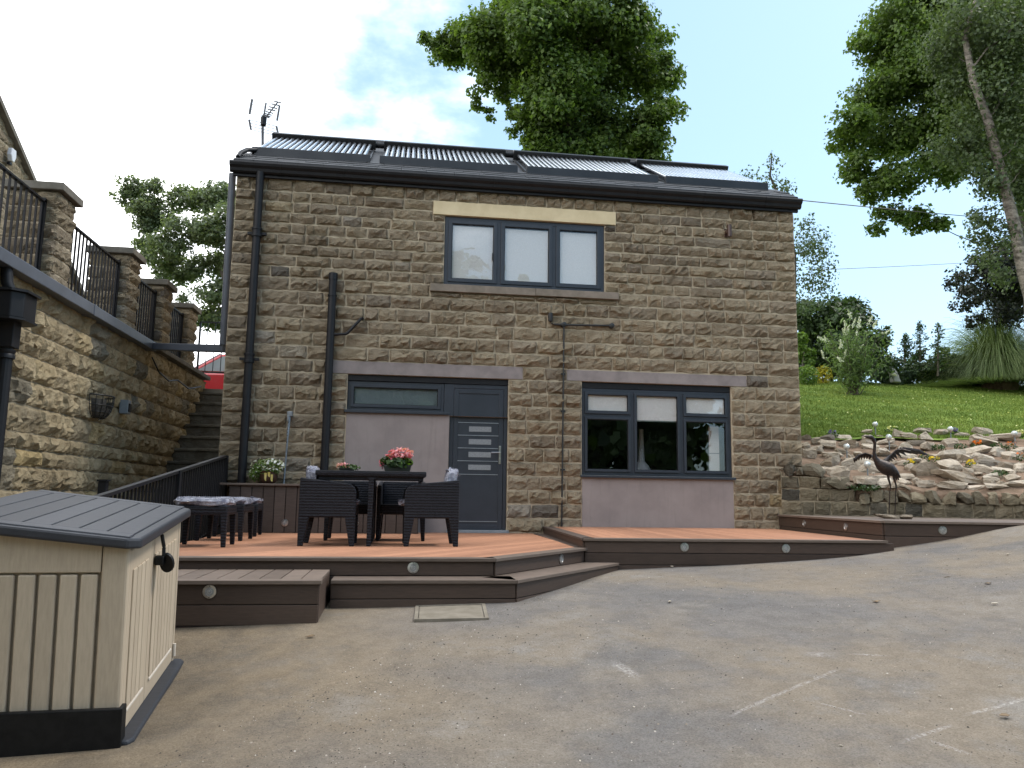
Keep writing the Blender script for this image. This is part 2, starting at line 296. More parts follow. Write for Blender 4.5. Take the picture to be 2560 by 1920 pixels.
class MB:
    def __init__(s): s.v = []; s.f = []; s.r = []
    def add(s, V, F, r=.5):
        b = len(s.v); s.v += [tuple(float(c) for c in p) for p in V]; s.f += [tuple(i+b for i in f) for f in F]; s.r += [r]*len(F); return s
    def box(s, x0, x1, y0, y1, z0, z1, r=.5):
        V = [(x, y, z) for x in (x0, x1) for y in (y0, y1) for z in (z0, z1)]
        return s.add(V, [(0, 1, 3, 2), (4, 6, 7, 5), (0, 4, 5, 1), (2, 3, 7, 6), (0, 2, 6, 4), (1, 5, 7, 3)], r)
    def bar(s, p, q, w, h, up=(0, 0, 1), r=.5):
        p = Vector(p); q = Vector(q); d = (q-p).normalized(); up = Vector(up); sd = d.cross(up).normalized(); u = sd.cross(d)
        V = [a+sd*(w/2*i)+u*(h/2*j) for a in (p, q) for i in (-1, 1) for j in (-1, 1)]
        return s.add(V, [(0, 1, 3, 2), (4, 6, 7, 5), (0, 4, 5, 1), (2, 3, 7, 6), (0, 2, 6, 4), (1, 5, 7, 3)], r)
    def tube(s, P, rad, n=8, r=.5, cap=True):
        P = [Vector(p) for p in P]; k = len(P); rad = [rad]*k if isinstance(rad, (int, float)) else rad
        ref = Vector((0, 0, 1)); V = []; F = []; prev = None
        for i, p in enumerate(P):
            d = (P[min(i+1, k-1)]-P[max(i-1, 0)]).normalized()
            if prev is None:
                a = d.cross(ref if abs(d.z) < .9 else Vector((1, 0, 0))).normalized()
            else:
                a = (prev-d*prev.dot(d)).normalized()
            prev = a; b = d.cross(a)
            for j in range(n):
                t = 2*math.pi*j/n; V.append(p+(a*math.cos(t)+b*math.sin(t))*rad[i])
        for i in range(k-1):
            for j in range(n):
                F.append((i*n+j, i*n+(j+1) % n, (i+1)*n+(j+1) % n, (i+1)*n+j))
        if cap: F.append(tuple(range(n-1, -1, -1))); F.append(tuple((k-1)*n+j for j in range(n)))
        return s.add(V, F, r)
    def lathe(s, prof, c=(0, 0, 0), M=None, n=16, r=.5, sx=1., sy=1.):
        V = []; F = []; k = len(prof); M = M or Matrix.Identity(3); c = Vector(c)
        for (rr, z) in prof:
            for j in range(n):
                t = 2*math.pi*j/n; V.append(c+M @ Vector((rr*math.cos(t)*sx, rr*math.sin(t)*sy, z)))
        for i in range(k-1):
            for j in range(n): F.append((i*n+j, i*n+(j+1) % n, (i+1)*n+(j+1) % n, (i+1)*n+j))
        F.append(tuple(range(n-1, -1, -1))); F.append(tuple((k-1)*n+j for j in range(n)))
        return s.add(V, F, r)
    def prism(s, poly, ext, r=.5):
        poly = [Vector(p) for p in poly]; e = Vector(ext); k = len(poly)
        V = poly+[p+e for p in poly]; F = [tuple(range(k-1, -1, -1)), tuple(range(k, 2*k))]+[(i, (i+1) % k, (i+1) % k+k, i+k) for i in range(k)]
        return s.add(V, F, r)
    def build(s, name, mat, parent=None, smooth=False, bevel=0., centre=False, local=False):
        V = np.array(s.v, float)
        o0 = np.zeros(3) if local else org(parent)
        c = V.mean(0) if centre else o0
        me = bpy.data.meshes.new(name); me.from_pydata([tuple(p) for p in (V-c)], [], s.f)
        a = me.attributes.new('rnd', 'FLOAT', 'FACE'); a.data.foreach_set('value', np.array(s.r, np.float32))
        if smooth: me.polygons.foreach_set('use_smooth', [True]*len(me.polygons))
        me.materials.append(MATS[mat]); me.update()
        o = bpy.data.objects.new(name, me); COL.objects.link(o)
        if parent is not None: o.parent = parent
        o.location = Vector(c-o0) if centre else (0, 0, 0)
        ORG[o.name] = c if centre else o0
        if parent is None and not centre and not local:
            pass
        if bevel:
            b = o.modifiers.new('bevel', 'BEVEL'); b.width = bevel; b.segments = 2; b.limit_method = 'ANGLE'; b.angle_limit = R(40)
        if smooth and bevel == 0 and len(s.f) > 8:
            try: me.set_sharp_from_angle(angle=R(40))
            except Exception: pass
        return o
def link_mesh(name, me, mat, parent=None, loc=(0, 0, 0)):
    if not me.materials: me.materials.append(MATS[mat])
    o = bpy.data.objects.new(name, me); COL.objects.link(o); o.location = Vector(loc)
    if parent is not None: o.parent = parent
    ORG[o.name] = org(parent)+np.array(loc, float)
    return o
def copy_tree(o, parent=None, loc=None, rot=None):
    c = o.copy(); COL.objects.link(c)
    if parent is not None: c.parent = parent
    if loc is not None: c.location = Vector(loc)
    if rot is not None: c.rotation_euler = rot
    ORG[c.name] = np.array(c.location) if parent is None else org(parent)+np.array(c.location)
    for ch in list(o.children): copy_tree(ch, c)
    return c
def box_obj(name, mat, parent, x0, x1, y0, y1, z0, z1, bevel=0., r=.5): return MB().box(x0, x1, y0, y1, z0, z1, r).build(name, mat, parent, bevel=bevel)

# rock-faced stone: a pitched face with a broken ridge, edges kept straight
def stone_geo(rg, w, h, dep, back=.04, joint=.009, rug=1., edge=.003):
    nu = max(5, min(10, int(w/.052)+2)); nv = max(5, min(7, int(h/.038)+1))
    us = np.linspace(0, 1, nu); vv = np.linspace(0, 1, nv)
    us[1:-1] += rg.uniform(-.25, .25, nu-2)/nu; vv[1:-1] += rg.uniform(-.25, .25, nv-2)/nv
    us[1] = min(us[1], .02/w+.02); us[-2] = max(us[-2], 1-.02/w-.02); vv[1] = max(.04, min(vv[1], .12)); vv[-2] = min(.96, max(vv[-2], .88))
    b0 = rg.uniform(.14, .46); cj = rg.normal(0, .075, nu); ph = rg.uniform(0, 6.28); fr = rg.uniform(2, 7); tilt = rg.uniform(-.3, .3); tv = rg.uniform(-.1, .35)
    V = []; jit = lambda a: float(rg.normal(0, a))
    for j in range(nv):
        for i in range(nu):
            eu = i in (0, nu-1); ev = j in (0, nv-1)
            x = -w/2+joint+us[i]*(w-2*joint)+(jit(.005) if eu else jit(.009)); y = -h/2+joint*1.25+vv[j]*(h-2.5*joint)+(jit(.0055) if ev else jit(.007))
            if eu or ev: n = edge+abs(jit(.004))
            else:
                vb = max(.08, b0+.10*math.sin(us[i]*fr+ph)+cj[i])
                f = 1.0-.62*max(0, vv[j]-vb)+tilt*(us[i]-.5)+.4*tv*(vv[j]-.5)
                if vv[j] < vb: f *= .28+.25*vv[j]/vb
                n = dep*max(.15, f+jit(.11)*rug)
            V.append((x, y, n))
    F = [(j*nu+i, j*nu+i+1, (j+1)*nu+i+1, (j+1)*nu+i) for j in range(nv-1) for i in range(nu-1)]
    ring = [i for i in range(nu)]+[(j+1)*nu-1 for j in range(1, nv)]+[(nv-1)*nu+i for i in range(nu-2, -1, -1)]+[j*nu for j in range(nv-2, 0, -1)]
    b = len(V)
    for i in ring: V.append((V[i][0], V[i][1], -back))
    k = len(ring)
    F += [(ring[(q+1) % k], ring[q], b+q, b+(q+1) % k) for q in range(k)]
    return V, F
def lay_stones(specs, parent, mat, limit=300, dep=(.02, .045), rug=1., seed=1, dark=.05, joint=.009, score=None):
    """specs: (centre xyz, u dir, n dir, width, height); the largest in view become parts, the rest one part"""
    rg = np.random.default_rng(seed); rest = MB()
    order = sorted(range(len(specs)), key=lambda i: -(score(specs[i]) if score else specs[i][3]*specs[i][4]))
    keep = set(order[:limit])
    for i, (c, u, n, w, h) in enumerate(specs):
        V, F = stone_geo(rg, w, h, rg.uniform(*dep), joint=joint, rug=rug)
        u = np.array(u, float); n = np.array(n, float); up = np.array((0, 0, 1.)); c = np.array(c, float)
        W = [c+u*a+up*b+n*d for a, b, d in V]
        q = rg.uniform(); r = float(rg.beta(4.5, 3.4)) if q > dark*1.5 else float(rg.uniform(0, .08) if q < dark else rg.uniform(.9, 1))
        if i in keep: MB().add(W, F, r).build('stone', mat, parent, centre=True)
        else: rest.add(W, F, r)
    if rest.v: setp(rest.build('stonework', mat, parent), kind='stuff')
# ================================================================ SETTING
rng = np.random.default_rng(7); random.seed(7)
# driveway levels: thin-plate surface through surveyed feet of the steps, deck and shed
GP = np.array([(-3.0, -5.5, -.425), (-2.04, -5.5, -.392), (-2.06, -4.93, -.37), (-1.43, -4.93, -.366), (-.6, -4.95, -.34), (.87, -2.95, -.224), (1.4, -3.25, -.19), (1.97, -3.25, -.175),
               (3.59, -3.25, -.045), (4.53, -3.3, .095), (5.2, -3.5, .268), (6.9, -1.8, .29), (-2.75, -7.3, -.655), (-2.85, -6.0, -.535), (-1.5, -11.4, -1.0), (-5.5, -3, -.55), (-5, 1.5, -.42), (3, -9, -.55), (7, -6, .12), (9, -10, -.1), (-8, -10, -1.0), (0, -20, -1.5), (10, -20, -1.1), (-10, -20, -1.6), (12, -4, .5), (0, -.5, -.3)])
def _tps():
    P = GP[:, :2]; d = np.linalg.norm(P[:, None]-P[None], axis=2); K = np.where(d > 0, d*d*np.log(np.maximum(d, 1e-9)), 0)+np.eye(len(P))*.01
    n = len(P); A = np.zeros((n+3, n+3)); A[:n, :n] = K; A[:n, n] = 1; A[:n, n+1:] = P; A[n, :n] = 1; A[n+1:, :n] = P.T
    return np.linalg.solve(A, np.r_[GP[:, 2], 0, 0, 0])
_w = _tps()
def drive_z(x, y):
    x = np.asarray(x, float); y = np.asarray(y, float)
    d = np.sqrt((x[..., None]-GP[:, 0])**2+(y[..., None]-GP[:, 1])**2); U = np.where(d > 0, d*d*np.log(np.maximum(d, 1e-9)), 0)
    return U @ _w[:-3]+_w[-3]+_w[-2]*x+_w[-1]*y
def grid_obj(name, xs, ys, zf, mat, kind='structure', smooth=True, label=None):
    X, Y = np.meshgrid(xs, ys); Z = zf(X, Y); V = np.stack([X, Y, Z], -1).reshape(-1, 3)
    a, b = len(xs), len(ys); i = np.arange(a-1)[None, :]+np.arange(b-1)[:, None]*a; i = i.ravel()
    F = np.stack([i, i+1, i+a+1, i+a], 1); me = quick_mesh(name, V, F, 4)
    if smooth: me.polygons.foreach_set('use_smooth', [True]*len(me.polygons))
    o = link_mesh(name, me, mat); o['kind'] = kind
    return o
def sp(a, b, d): return np.linspace(a, b, int(abs(b-a)/d)+1)
micro = lambda X, Y: .006*np.sin(X*3.1+Y*1.7)+.005*np.sin(X*1.3-Y*4.3+1)
drv = grid_obj('driveway', np.r_[sp(-14, -7, 1), sp(-6.8, 8, .2), sp(8.5, 16, 1)], np.r_[sp(-30, -13, 1), sp(-12.8, .4, .2)], lambda X, Y: drive_z(np.clip(X, -9, 11), np.clip(Y, -19, 2))+micro(X, Y), 'tarmac')
grid_obj('ground', np.r_[sp(-900, -100, 100), sp(-60, 60, 20), sp(100, 900, 100)], np.r_[sp(-900, -60, 60), sp(-31, 31, 15.5), sp(60, 900, 60)], lambda X, Y: -2.4+0*X, 'field')
# garden on the right: retaining wall line, rockery bank, lawn
WP0 = np.array([4.13, -.06]); WP1 = np.array([6.85, -1.55]); WD = (WP1-WP0)/np.linalg.norm(WP1-WP0); WN = np.array([WD[1], -WD[0]])   # WN points to the camera side
def wall_y(x): return WP0[1]+(np.asarray(x, float)-WP0[0])*WD[1]/WD[0]
LAWN_Y = 1.85
def lawn_edge(x): return LAWN_Y+.10*np.sin(x*1.1)+.05*np.sin(x*2.7+1)
def lawn_z(x, y):
    e = np.maximum(y-LAWN_Y, 0); e = np.where(e < 11.5, e, 11.5+6*(1-np.exp(-(e-11.5)/25)))
    return 1.63+.028*(np.clip(x, 4, 12)-5)+.236*e+.05*np.sin(x*.5+y*.3)
def rock_z(x, y):
    t = np.clip((y-wall_y(x))/np.maximum(lawn_edge(x)-wall_y(x), .2), 0, 1)
    side = np.clip((6.0-x)/1.9, 0, 1)*.38*(1-t)
    return .585+side+(lawn_z(x, lawn_edge(x))-.60-side)*t**.95+.02*np.sin(x*7+y*5)*np.sin(x*3-y*8)
grid_obj('lawn', np.r_[sp(4.3, 26, .35), sp(27, 90, 6)], np.r_[sp(1.7, 16, .35), sp(17, 60, 4)], lambda X, Y: np.where(Y < lawn_edge(X), lawn_z(X, lawn_edge(X))-.05, lawn_z(X, Y))+.012*np.sin(X*4+Y*3), 'grass')
xs = sp(4.12, 13, .1); ts = np.linspace(0, 1, 40)
V = np.array([(x, wall_y(x)+(lawn_edge(x)+.06-wall_y(x))*t, float(rock_z(x, wall_y(x)+(lawn_edge(x)-wall_y(x))*t))) for t in ts for x in xs]); V = np.concatenate([np.array([(x, wall_y(x)+.09, -.3) for x in xs]), V]); V[len(xs):2*len(xs), 1] += .09
a = len(xs); i = (np.arange(a-1)[None, :]+np.arange(len(ts))[:, None]*a).ravel()
rockery = link_mesh('rockery_bank', quick_mesh('rockery_bank', V, np.stack([i, i+1, i+a+1, i+a], 1), 4), 'soil'); rockery['kind'] = 'structure'
# high ground behind the house and on the left
grid_obj('upper_ground', np.r_[sp(-90, -20, 10), sp(-16, 4.6, .6)], np.r_[sp(7.2, 20, .8), sp(24, 60, 6)], lambda X, Y: np.where(X < -3.5, 2.45, 2.45+(X+3.5)/8.1*(lawn_z(4.5+0*X, Y)-2.7))+.02*np.sin(X+Y), 'field')
box_obj('upper_ground', 'terrace_paving', None, -90, -3.4, 5.42, 7.5, 2.0, 2.60)['kind'] = 'structure'
box_obj('terrace_floor', 'terrace_paving', None, -40, -5.72, -14, 5.6, 2.3, 2.80)['kind'] = 'structure'

# ================================================================ HOUSE
XL, XR, ZT, ZB, DEP = -4.0, 4.51, 5.06, -.35, 6.0
house = thing('stone_house', (.25, 0, 0), 'two storey stone house with dark framed windows and solar tubes on its roof', 'house')
OPEN = [(-1.166, 1.613, 4.629, 4.844), (-.989, 1.441, 3.569, 4.629), (-1.18, 1.64, 3.455, 3.569), (-2.62, .206, 2.20, 2.39), (-2.307, 0, ZB, 2.20), (.863, 3.654, 2.206, 2.376), (1.092, 3.406, ZB, 2.206)]
HOLES = [(-.989, 1.441, 3.569, 4.629), (-2.307, 0, 1.64, 2.2), (-.849, 0, 0, 1.64), (1.092, 3.406, .80, 2.206)]
def wall_cells():
    m = MB(); xs = sorted({XL, XR, *[h[0] for h in HOLES], *[h[1] for h in HOLES]}); zs = sorted({ZB, ZT+.1, *[h[2] for h in HOLES], *[h[3] for h in HOLES]})
    for a, b in zip(xs, xs[1:]):
        for c, d in zip(zs, zs[1:]):
            cx_, cz_ = (a+b)/2, (c+d)/2
            if any(h[0] < cx_ < h[1] and h[2] < cz_ < h[3] for h in HOLES): continue
            m.add([(a, 0, c), (b, 0, c), (b, 0, d), (a, 0, d)], [(0, 1, 2, 3)])
    for h in HOLES:
        x0, x1, z0, z1 = h; p = [(x0, z0), (x1, z0), (x1, z1), (x0, z1)]
        for k in range(4):
            q, w = p[k], p[(k+1) % 4]
            mid = ((q[0]+w[0])/2, (q[1]+w[1])/2)
            if any(g != h and g[0]-1e-4 <= mid[0] <= g[1]+1e-4 and g[2]-1e-4 <= mid[1] <= g[3]+1e-4 for g in HOLES): continue
            m.add([(q[0], 0, q[1]), (w[0], 0, w[1]), (w[0], .22, w[1]), (q[0], .22, q[1])], [(0, 1, 2, 3)])
    m.add([(XL, 0, ZB), (XL, DEP, ZB), (XL, DEP, ZT), (XL, 0, ZT)], [(0, 1, 2, 3)]); m.add([(XR, 0, ZB), (XR, DEP, ZB), (XR, DEP, ZT), (XR, 0, ZT)], [(0, 1, 2, 3)])
    m.add([(XL, DEP, ZB), (XR, DEP, ZB), (XR, DEP, ZT), (XL, DEP, ZT)], [(0, 1, 2, 3)])
    for x in (XL, XR): m.add([(x, 0, ZT), (x, DEP, ZT), (x, DEP/2, ZT+1.75)], [(0, 1, 2)])
    return m
wall_cells().build('wall', 'mortar', house)
MB().box(XL+.25, XR-.25, .23, 3.2, 2.5, 2.6).box(XL+.25, XR-.25, 3.2, 3.3, -.3, 5).box(XL+.25, XR-.25, .23, 3.2, -.3, -.2).box(.3, .4, .23, 3.2, -.2, 2.5).build('interior', 'room_wall', house)
# stone courses
zj = [5.05, 4.844]+list(np.linspace(4.844, 3.569, 9))[1:]+list(np.linspace(3.569, 2.386, 7))[1:]+[2.20]+list(np.linspace(2.20, 0, 12))[1:]+[-.2]
specs = []
sr = np.random.default_rng(11)
for z1, z0 in zip(zj, zj[1:]):
    segs = [(XL-.004, XR+.006, z0, z1)]
    for (a, b, c, d) in OPEN:
        new = []
        for (p, q, r0, r1) in segs:
            if b <= p+.002 or a >= q-.002 or d <= r0+.012 or c >= r1-.012: new.append((p, q, r0, r1)); continue
            if a > p+.05: new.append((p, a, r0, r1))
            if b < q-.05: new.append((b, q, r0, r1))
            m0, m1 = max(p, a), min(q, b)
            if d < r1-.055: new.append((m0, m1, d, r1))
            if c > r0+.055: new.append((m0, m1, r0, c))
        segs = new
    for (p, q, r0, r1) in segs:
        x = p
        while x < q-.01:
            w = float(sr.choice([sr.uniform(.2, .3), sr.uniform(.3, .44), sr.uniform(.42, .58)], p=[.28, .5, .22]))
            if q-(x+w) < .17: w = q-x if q-x < .62 else (q-x)/2
            specs.append((((x+w/2), 0, (r0+r1)/2), (1, 0, 0), (0, -1, 0), w, r1-r0)); x += w
lay_stones(specs, house, 'house_stone', 300, (.035, .07), 1.5, 5, .018, .0095)
# lintels, sills, render
def part(name, mat, x0, x1, y0, y1, z0, z1, bevel=.004, parent=house): return box_obj(name, mat, parent, x0, x1, y0, y1, z0, z1, bevel)
part('lintel', 'lintel_cream', -1.166, 1.613, -.03, .16, 4.634, 4.84); part('lintel', 'lintel_grey', -2.62, .206, -.014, .16, 2.203, 2.385); part('lintel', 'lintel_grey', .863, 3.654, -.014, .16, 2.209, 2.372)
part('sill', 'sill_stone', -1.18, .375, -.075, .16, 3.455, 3.566, .006); part('sill', 'sill_stone', .38, 1.64, -.078, .16, 3.457, 3.564, .006)
part('render_panel', 'render_panel', -2.302, -.852, -.012, .2, -.2, 1.66); part('render_panel', 'render_panel', 1.096, 3.402, -.012, .2, -.2, .82)

def frame_rect(m, x0, x1, z0, z1, w, y0, y1):
    m.box(x0, x0+w, y0, y1, z0, z1); m.box(x1-w, x1, y0, y1, z0, z1); m.box(x0+w, x1-w, y0+.001, y1, z0, z0+w); m.box(x0+w, x1-w, y0+.001, y1, z1-w, z1)
def light(win, x0, x1, z0, z1, sash=.05, y=.045, blind=None, opener=True):
    m = MB(); frame_rect(m, x0, x1, z0, z1, sash, y, y+.05); m.build('sash', 'anthracite', win, bevel=.004)
    bd = MB(); frame_rect(bd, x0+sash, x1-sash, z0+sash, z1-sash, .009, y+.014, y+.03); bd.build('glazing_bead', 'black_paint', win)
    MB().box(x0+sash, x1-sash, y+.03, y+.036, z0+sash, z1-sash).build('pane', 'window_glass', win)
    if blind:
        b0, b1, mat = blind; MB().box(x0+sash*.6, x1-sash*.6, y+.05, y+.053, b0, b1).build('blind', mat, win)
# upper window
w = MB(); frame_rect(w, -.985, 1.437, 3.573, 4.626, .055, .02, .12); w.box(-.203, -.143, .022, .12, 3.628, 4.571); w.box(.635, .695, .022, .12, 3.628, 4.571)
uw = w.build('window', 'anthracite', house, bevel=.004)
for a, b in ((-.93, -.203), (-.143, .635), (.695, 1.382)): light(uw, a, b, 3.628, 4.571, .052, .004, (3.63, 4.50, 'blind_white'))
MB().box(-.275, -.262, -.016, .004, 3.98, 4.09).build('handle', 'black_paint', uw)
# lower window
w = MB(); frame_rect(w, 1.095, 3.403, .832, 2.11, .05, .035, .12); w.box(1.838, 1.896, .037, .12, .882, 2.06); w.box(2.60, 2.658, .037, .12, .882, 2.06); w.box(1.145, 1.838, .0375, .12, 1.69, 1.735); w.box(2.658, 3.353, .0375, .12, 1.69, 1.735)
lw = w.build('window', 'anthracite', house, bevel=.004)
light(lw, 1.145, 1.838, 1.735, 2.06, .04, .016, (1.735, 2.06, 'blind_white')); light(lw, 1.145, 1.838, .882, 1.69, .036, .016)
light(lw, 1.896, 2.60, .882, 2.06, .036, .016, (1.66, 2.06, 'blind_white')); light(lw, 2.658, 3.353, 1.735, 2.06, .04, .016, (1.735, 2.06, 'blind_white')); light(lw, 2.658, 3.353, .882, 1.69, .036, .016)
MB().box(1.94, 2.56, .08, .1, 1.645, 1.672).build('blind_bar', 'steel', lw)
part('head_board', 'black_paint', 1.095, 3.403, .03, .12, 2.113, 2.204); part('sill_board', 'anthracite', 1.07, 3.43, -.06, .12, .795, .829)
MB().box(1.075, 3.425, -.0615, -.058, .824, .8285).build('sill_trim', 'door_line', house)
# side light beside the door
w = MB(); frame_rect(w, -2.304, -.935, 1.69, 2.11, .045, .05, .12); sw = w.build('window', 'anthracite', house, bevel=.004)
light(sw, -2.259, -.98, 1.735, 2.065, .042, .034, (1.735, 2.065, 'frosted'))
part('head_board', 'black_paint', -2.304, -.003, .03, .12, 2.113, 2.198); part('sill_board', 'anthracite', -2.33, -.855, -.055, .12, 1.648, 1.687)
# door
d = MB(); d.box(-.93, -.79, .045, .12, .0, 2.11).box(-.055, -.004, .045, .12, 0, 2.11).box(-.79, -.055, .046, .12, 2.05, 2.11); frame = d.build('door_frame', 'anthracite', house, bevel=.004)
d = MB(); d.box(-.787, -.06, .06, .11, .03, 2.046); door = d.build('door', 'anthracite', house, bevel=.003)
pn = MB(); frame_rect(pn, -.787, -.06, .03, 2.046, .068, .048, .06); pn.build('stile', 'anthracite', door, bevel=.004)
for z in (1.556, 1.372, 1.188, 1.004, .812, .146): MB().box(-.718, -.129, .0535, .0605, z-.005, z+.005).build('groove_line', 'door_line', door)
for z0, z1 in ((1.426, 1.502), (1.242, 1.318), (1.058, 1.134), (.876, .95)):
    MB().box(-.56, -.235, .0545, .0605, z0, z1).build('glass_strip', 'door_glass', door)
h = MB(); h.box(-.122, -.092, .036, .047, .966, 1.227); hd = h.build('door_handle', 'steel', door, bevel=.004)
MB().tube([(-.107, .04, 1.13), (-.107, -.01, 1.13), (-.12, -.02, 1.13), (-.235, -.02, 1.127)], .0095, 8).tube([(-.107, .04, 1.01), (-.107, .028, 1.01)], .014, 10).build('lever', 'steel', door, smooth=True)
part('threshold', 'lead_grey', -.86, .03, -.045, .1, -.012, .028)

# rain goods on the house
prof = [(-.10, 5.185), (-.205, 5.187), (-.212, 5.165), (-.20, 5.13), (-.165, 5.10), (-.155, 5.06), (-.13, 5.042), (-.10, 5.042)]
gut = MB().prism([(-4.075, y, z) for y, z in prof], (8.65, 0, 0)).build('gutter', 'gutter_black', house)
part('fascia', 'gutter_black', -4.04, 4.55, -.095, -.052, 5.0, 5.20)
for x in (-3.42, -2.53, -1.42, -.28, .86, 1.93, 2.98, 3.98):
    MB().prism([(x, y-.006, z-.004) for y, z in prof], (.05, 0, 0)).build('gutter_joint', 'gutter_black', gut)
def downpipe(x, y, z0, z1, r, collars, mat='gutter_black'):
    p = MB().tube([(x, y, z0), (x, y, z1)], r, 14).build('downpipe', mat, house, smooth=True)
    for z in collars:
        c = MB(); c.lathe([(r+.004, -.07), (r+.017, -.068), (r+.017, -.04), (r+.009, -.036), (r+.009, .03), (r+.018, .034), (r+.018, .06), (r+.003, .064)], (x, y, z), None, 14); c.box(x-r-.075, x+r+.075, y+.005, y+.05, z-.03, z+.005)
        c.build('pipe_collar', mat, p, smooth=True)
downpipe(-3.655, -.115, .55, 5.06, .056, (4.17, 2.36)); downpipe(-2.565, -.105, -.01, 3.62, .056, ())
MB().lathe([(.058, -.012), (.064, -.01), (.064, .01), (.058, .012)], (-2.565, -.105, 3.30), None, 14).build('pipe_ring', 'gutter_black', house, smooth=True)
MB().lathe([(.056, 0), (.062, .002), (.062, .10), (.03, .11)], (-2.565, -.105, 3.53), None, 14).build('pipe_cap', 'gutter_black', house, smooth=True)
MB().tube([(-2.53, -.105, 2.74), (-2.36, -.10, 2.755), (-2.33, -.10, 2.77), (-2.15, -.095, 2.99), (-2.135, -.06, 3.0), (-2.135, .02, 3.0)], .021, 10).build('waste_pipe', 'black_paint', house, smooth=True)
# grey pipe down the left corner and across to the terrace
MB().tube([(-4.085, .10, 5.1), (-4.1, .28, 2.60)], .052, 12).build('corner_pipe', 'grey_pipe', house, smooth=True)
# roof
TAN = math.tan(R(30)); C30, S30 = math.cos(R(30)), math.sin(R(30)); EY, EZ = -.165, 5.212
def roof_z(y): return EZ+(y-EY)*TAN
rm = MB(); yr = DEP/2; xr0, xr1 = -4.03, 4.54
rm.prism([(xr0, EY+.05, roof_z(EY)-.03), (xr0, yr, roof_z(yr)-.02), (xr0, DEP+.2, roof_z(EY)-.05), (xr0, DEP+.2, roof_z(EY)-.12), (xr0, yr, roof_z(yr)-.12), (xr0, EY+.05, roof_z(EY)-.07)], (xr1-xr0, 0, 0))
roof = rm.build('roof', 'slate', house)
sg = np.random.default_rng(3)
for k in range(4):
    y0 = EY+k*.165; x = xr0-sg.uniform(.0, .2)
    while x < xr1-.02:
        w_ = float(sg.uniform(.26, .42)); a, b = max(x, xr0), min(x+w_-.006, xr1); t = float(sg.uniform(.02, .036)); ln = .32
        if b-a > .03:
            za, zb = roof_z(y0)+.012*k*0+.014, roof_z(y0)+ln*S30-.005; jj = float(sg.normal(0, .006))
            MB().add([(a, y0+jj, za), (b, y0+jj, za), (b, y0+ln*C30, zb), (a, y0+ln*C30, zb), (a, y0+jj, za-t), (b, y0+jj, za-t), (b, y0+ln*C30, zb-t), (a, y0+ln*C30, zb-t)], [(0, 1, 2, 3), (7, 6, 5, 4), (0, 4, 5, 1), (1, 5, 6, 2), (2, 6, 7, 3), (3, 7, 4, 0)], float(sg.uniform())).build('slate', 'slate', roof, centre=True)
        x += w_
MB().tube([(xr0-.02, yr, roof_z(yr)+.0), (xr1+.02, yr, roof_z(yr)+.0)], .07, 8).build('ridge_tile', 'slate', roof)
MB().tube([(-4.0, -.02, 5.31), (-3.99, .10, 5.43), (-3.94, .28, 5.56), (-3.84, .42, 5.63), (-3.7, .5, 5.66)], .035, 10).build('flow_pipe', 'gutter_black', house, smooth=True)
# wall tap-off: cable, camera and lamp on the wall
cab = thing('cable_run', (.80, 0, .1), 'thin black cable conduit running down the stone wall between door and window', 'cable')
MB().tube([(.79, -.05, .09), (.806, -.06, 3.03)], .012, 8).build('vertical_cable', 'wire_black', cab)
MB().tube([(.66, -.05, 3.04), (.806, -.06, 3.035), (1.53, -.055, 3.055)], .015, 8).build('horizontal_bar', 'wire_black', cab)
for x, z in ((.806, 3.04), (1.535, 3.055)): MB().lathe([(.015, -.05), (.04, -.045), (.04, .02), (.02, .03)], (x, -.05, z), Matrix.Rotation(R(90), 3, 'X'), 12).build('junction_box', 'wire_black', cab, smooth=True)
for z in (2.3, 1.75, .9): MB().box(.77, .835, -.06, -.03, z-.012, z+.012).build('clip', 'wire_black', cab)
sen = thing('security_sensor', (.60, 0, 3.12), 'small black sensor on the wall above the cable bar', 'sensor')
MB().lathe([(.014, -.075), (.03, -.06), (.036, .02), (.032, .06), (.012, .066)], (.60, -.075, 3.14), None, 10).build('housing', 'wire_black', sen, smooth=True)
MB().tube([(.60, -.07, 3.07), (.61, -.06, 3.05), (.66, -.05, 3.04)], .007, 6).build('lead', 'wire_black', sen)
MB().box(.575, .625, -.05, .0, 3.17, 3.20).build('bracket', 'alarm_white', sen)
wl = thing('wall_lamp', (3.39, 0, 4.62), 'small brown up and down wall lamp high on the right of the house', 'wall lamp')
MB().lathe([(.028, -.095), (.034, -.094), (.034, .094), (.028, .095)], (3.395, -.115, 4.625), None, 14).build('lamp_tube', 'pot_brown', wl, smooth=True)
MB().box(3.35, 3.41, -.03, .0, 4.55, 4.68).box(3.36, 3.385, -.10, -.03, 4.59, 4.65).build('bracket', 'pot_brown', wl, bevel=.004)
# things seen just inside the lower window
lamp = thing('pendant_lamp', (2.24, 1.2, 1.05), 'pale bell shaped lamp seen inside the lower window', 'lamp')
MB().lathe([(.035, .62), (.045, .3), (.05, .12), (.06, .1)], (2.27, .9, .98), None, 12).build('stem', 'lamp_shade', lamp, smooth=True)
MB().lathe([(.06, .13), (.11, .07), (.15, 0), (.13, -.02), (.05, -.03)], (2.27, .9, .95), None, 16).build('shade', 'lamp_shade', lamp, smooth=True)
pan = thing('white_board', (3.25, .5, .8), 'narrow pale vertical board standing inside the right end of the lower window', 'board')
MB().box(3.17, 3.33, .32, .345, .82, 1.62).build('board', 'blind_white', pan); MB().box(3.17, 3.33, .316, .3205, 1.2, 1.21).build('joint_line', 'lead_grey', pan)

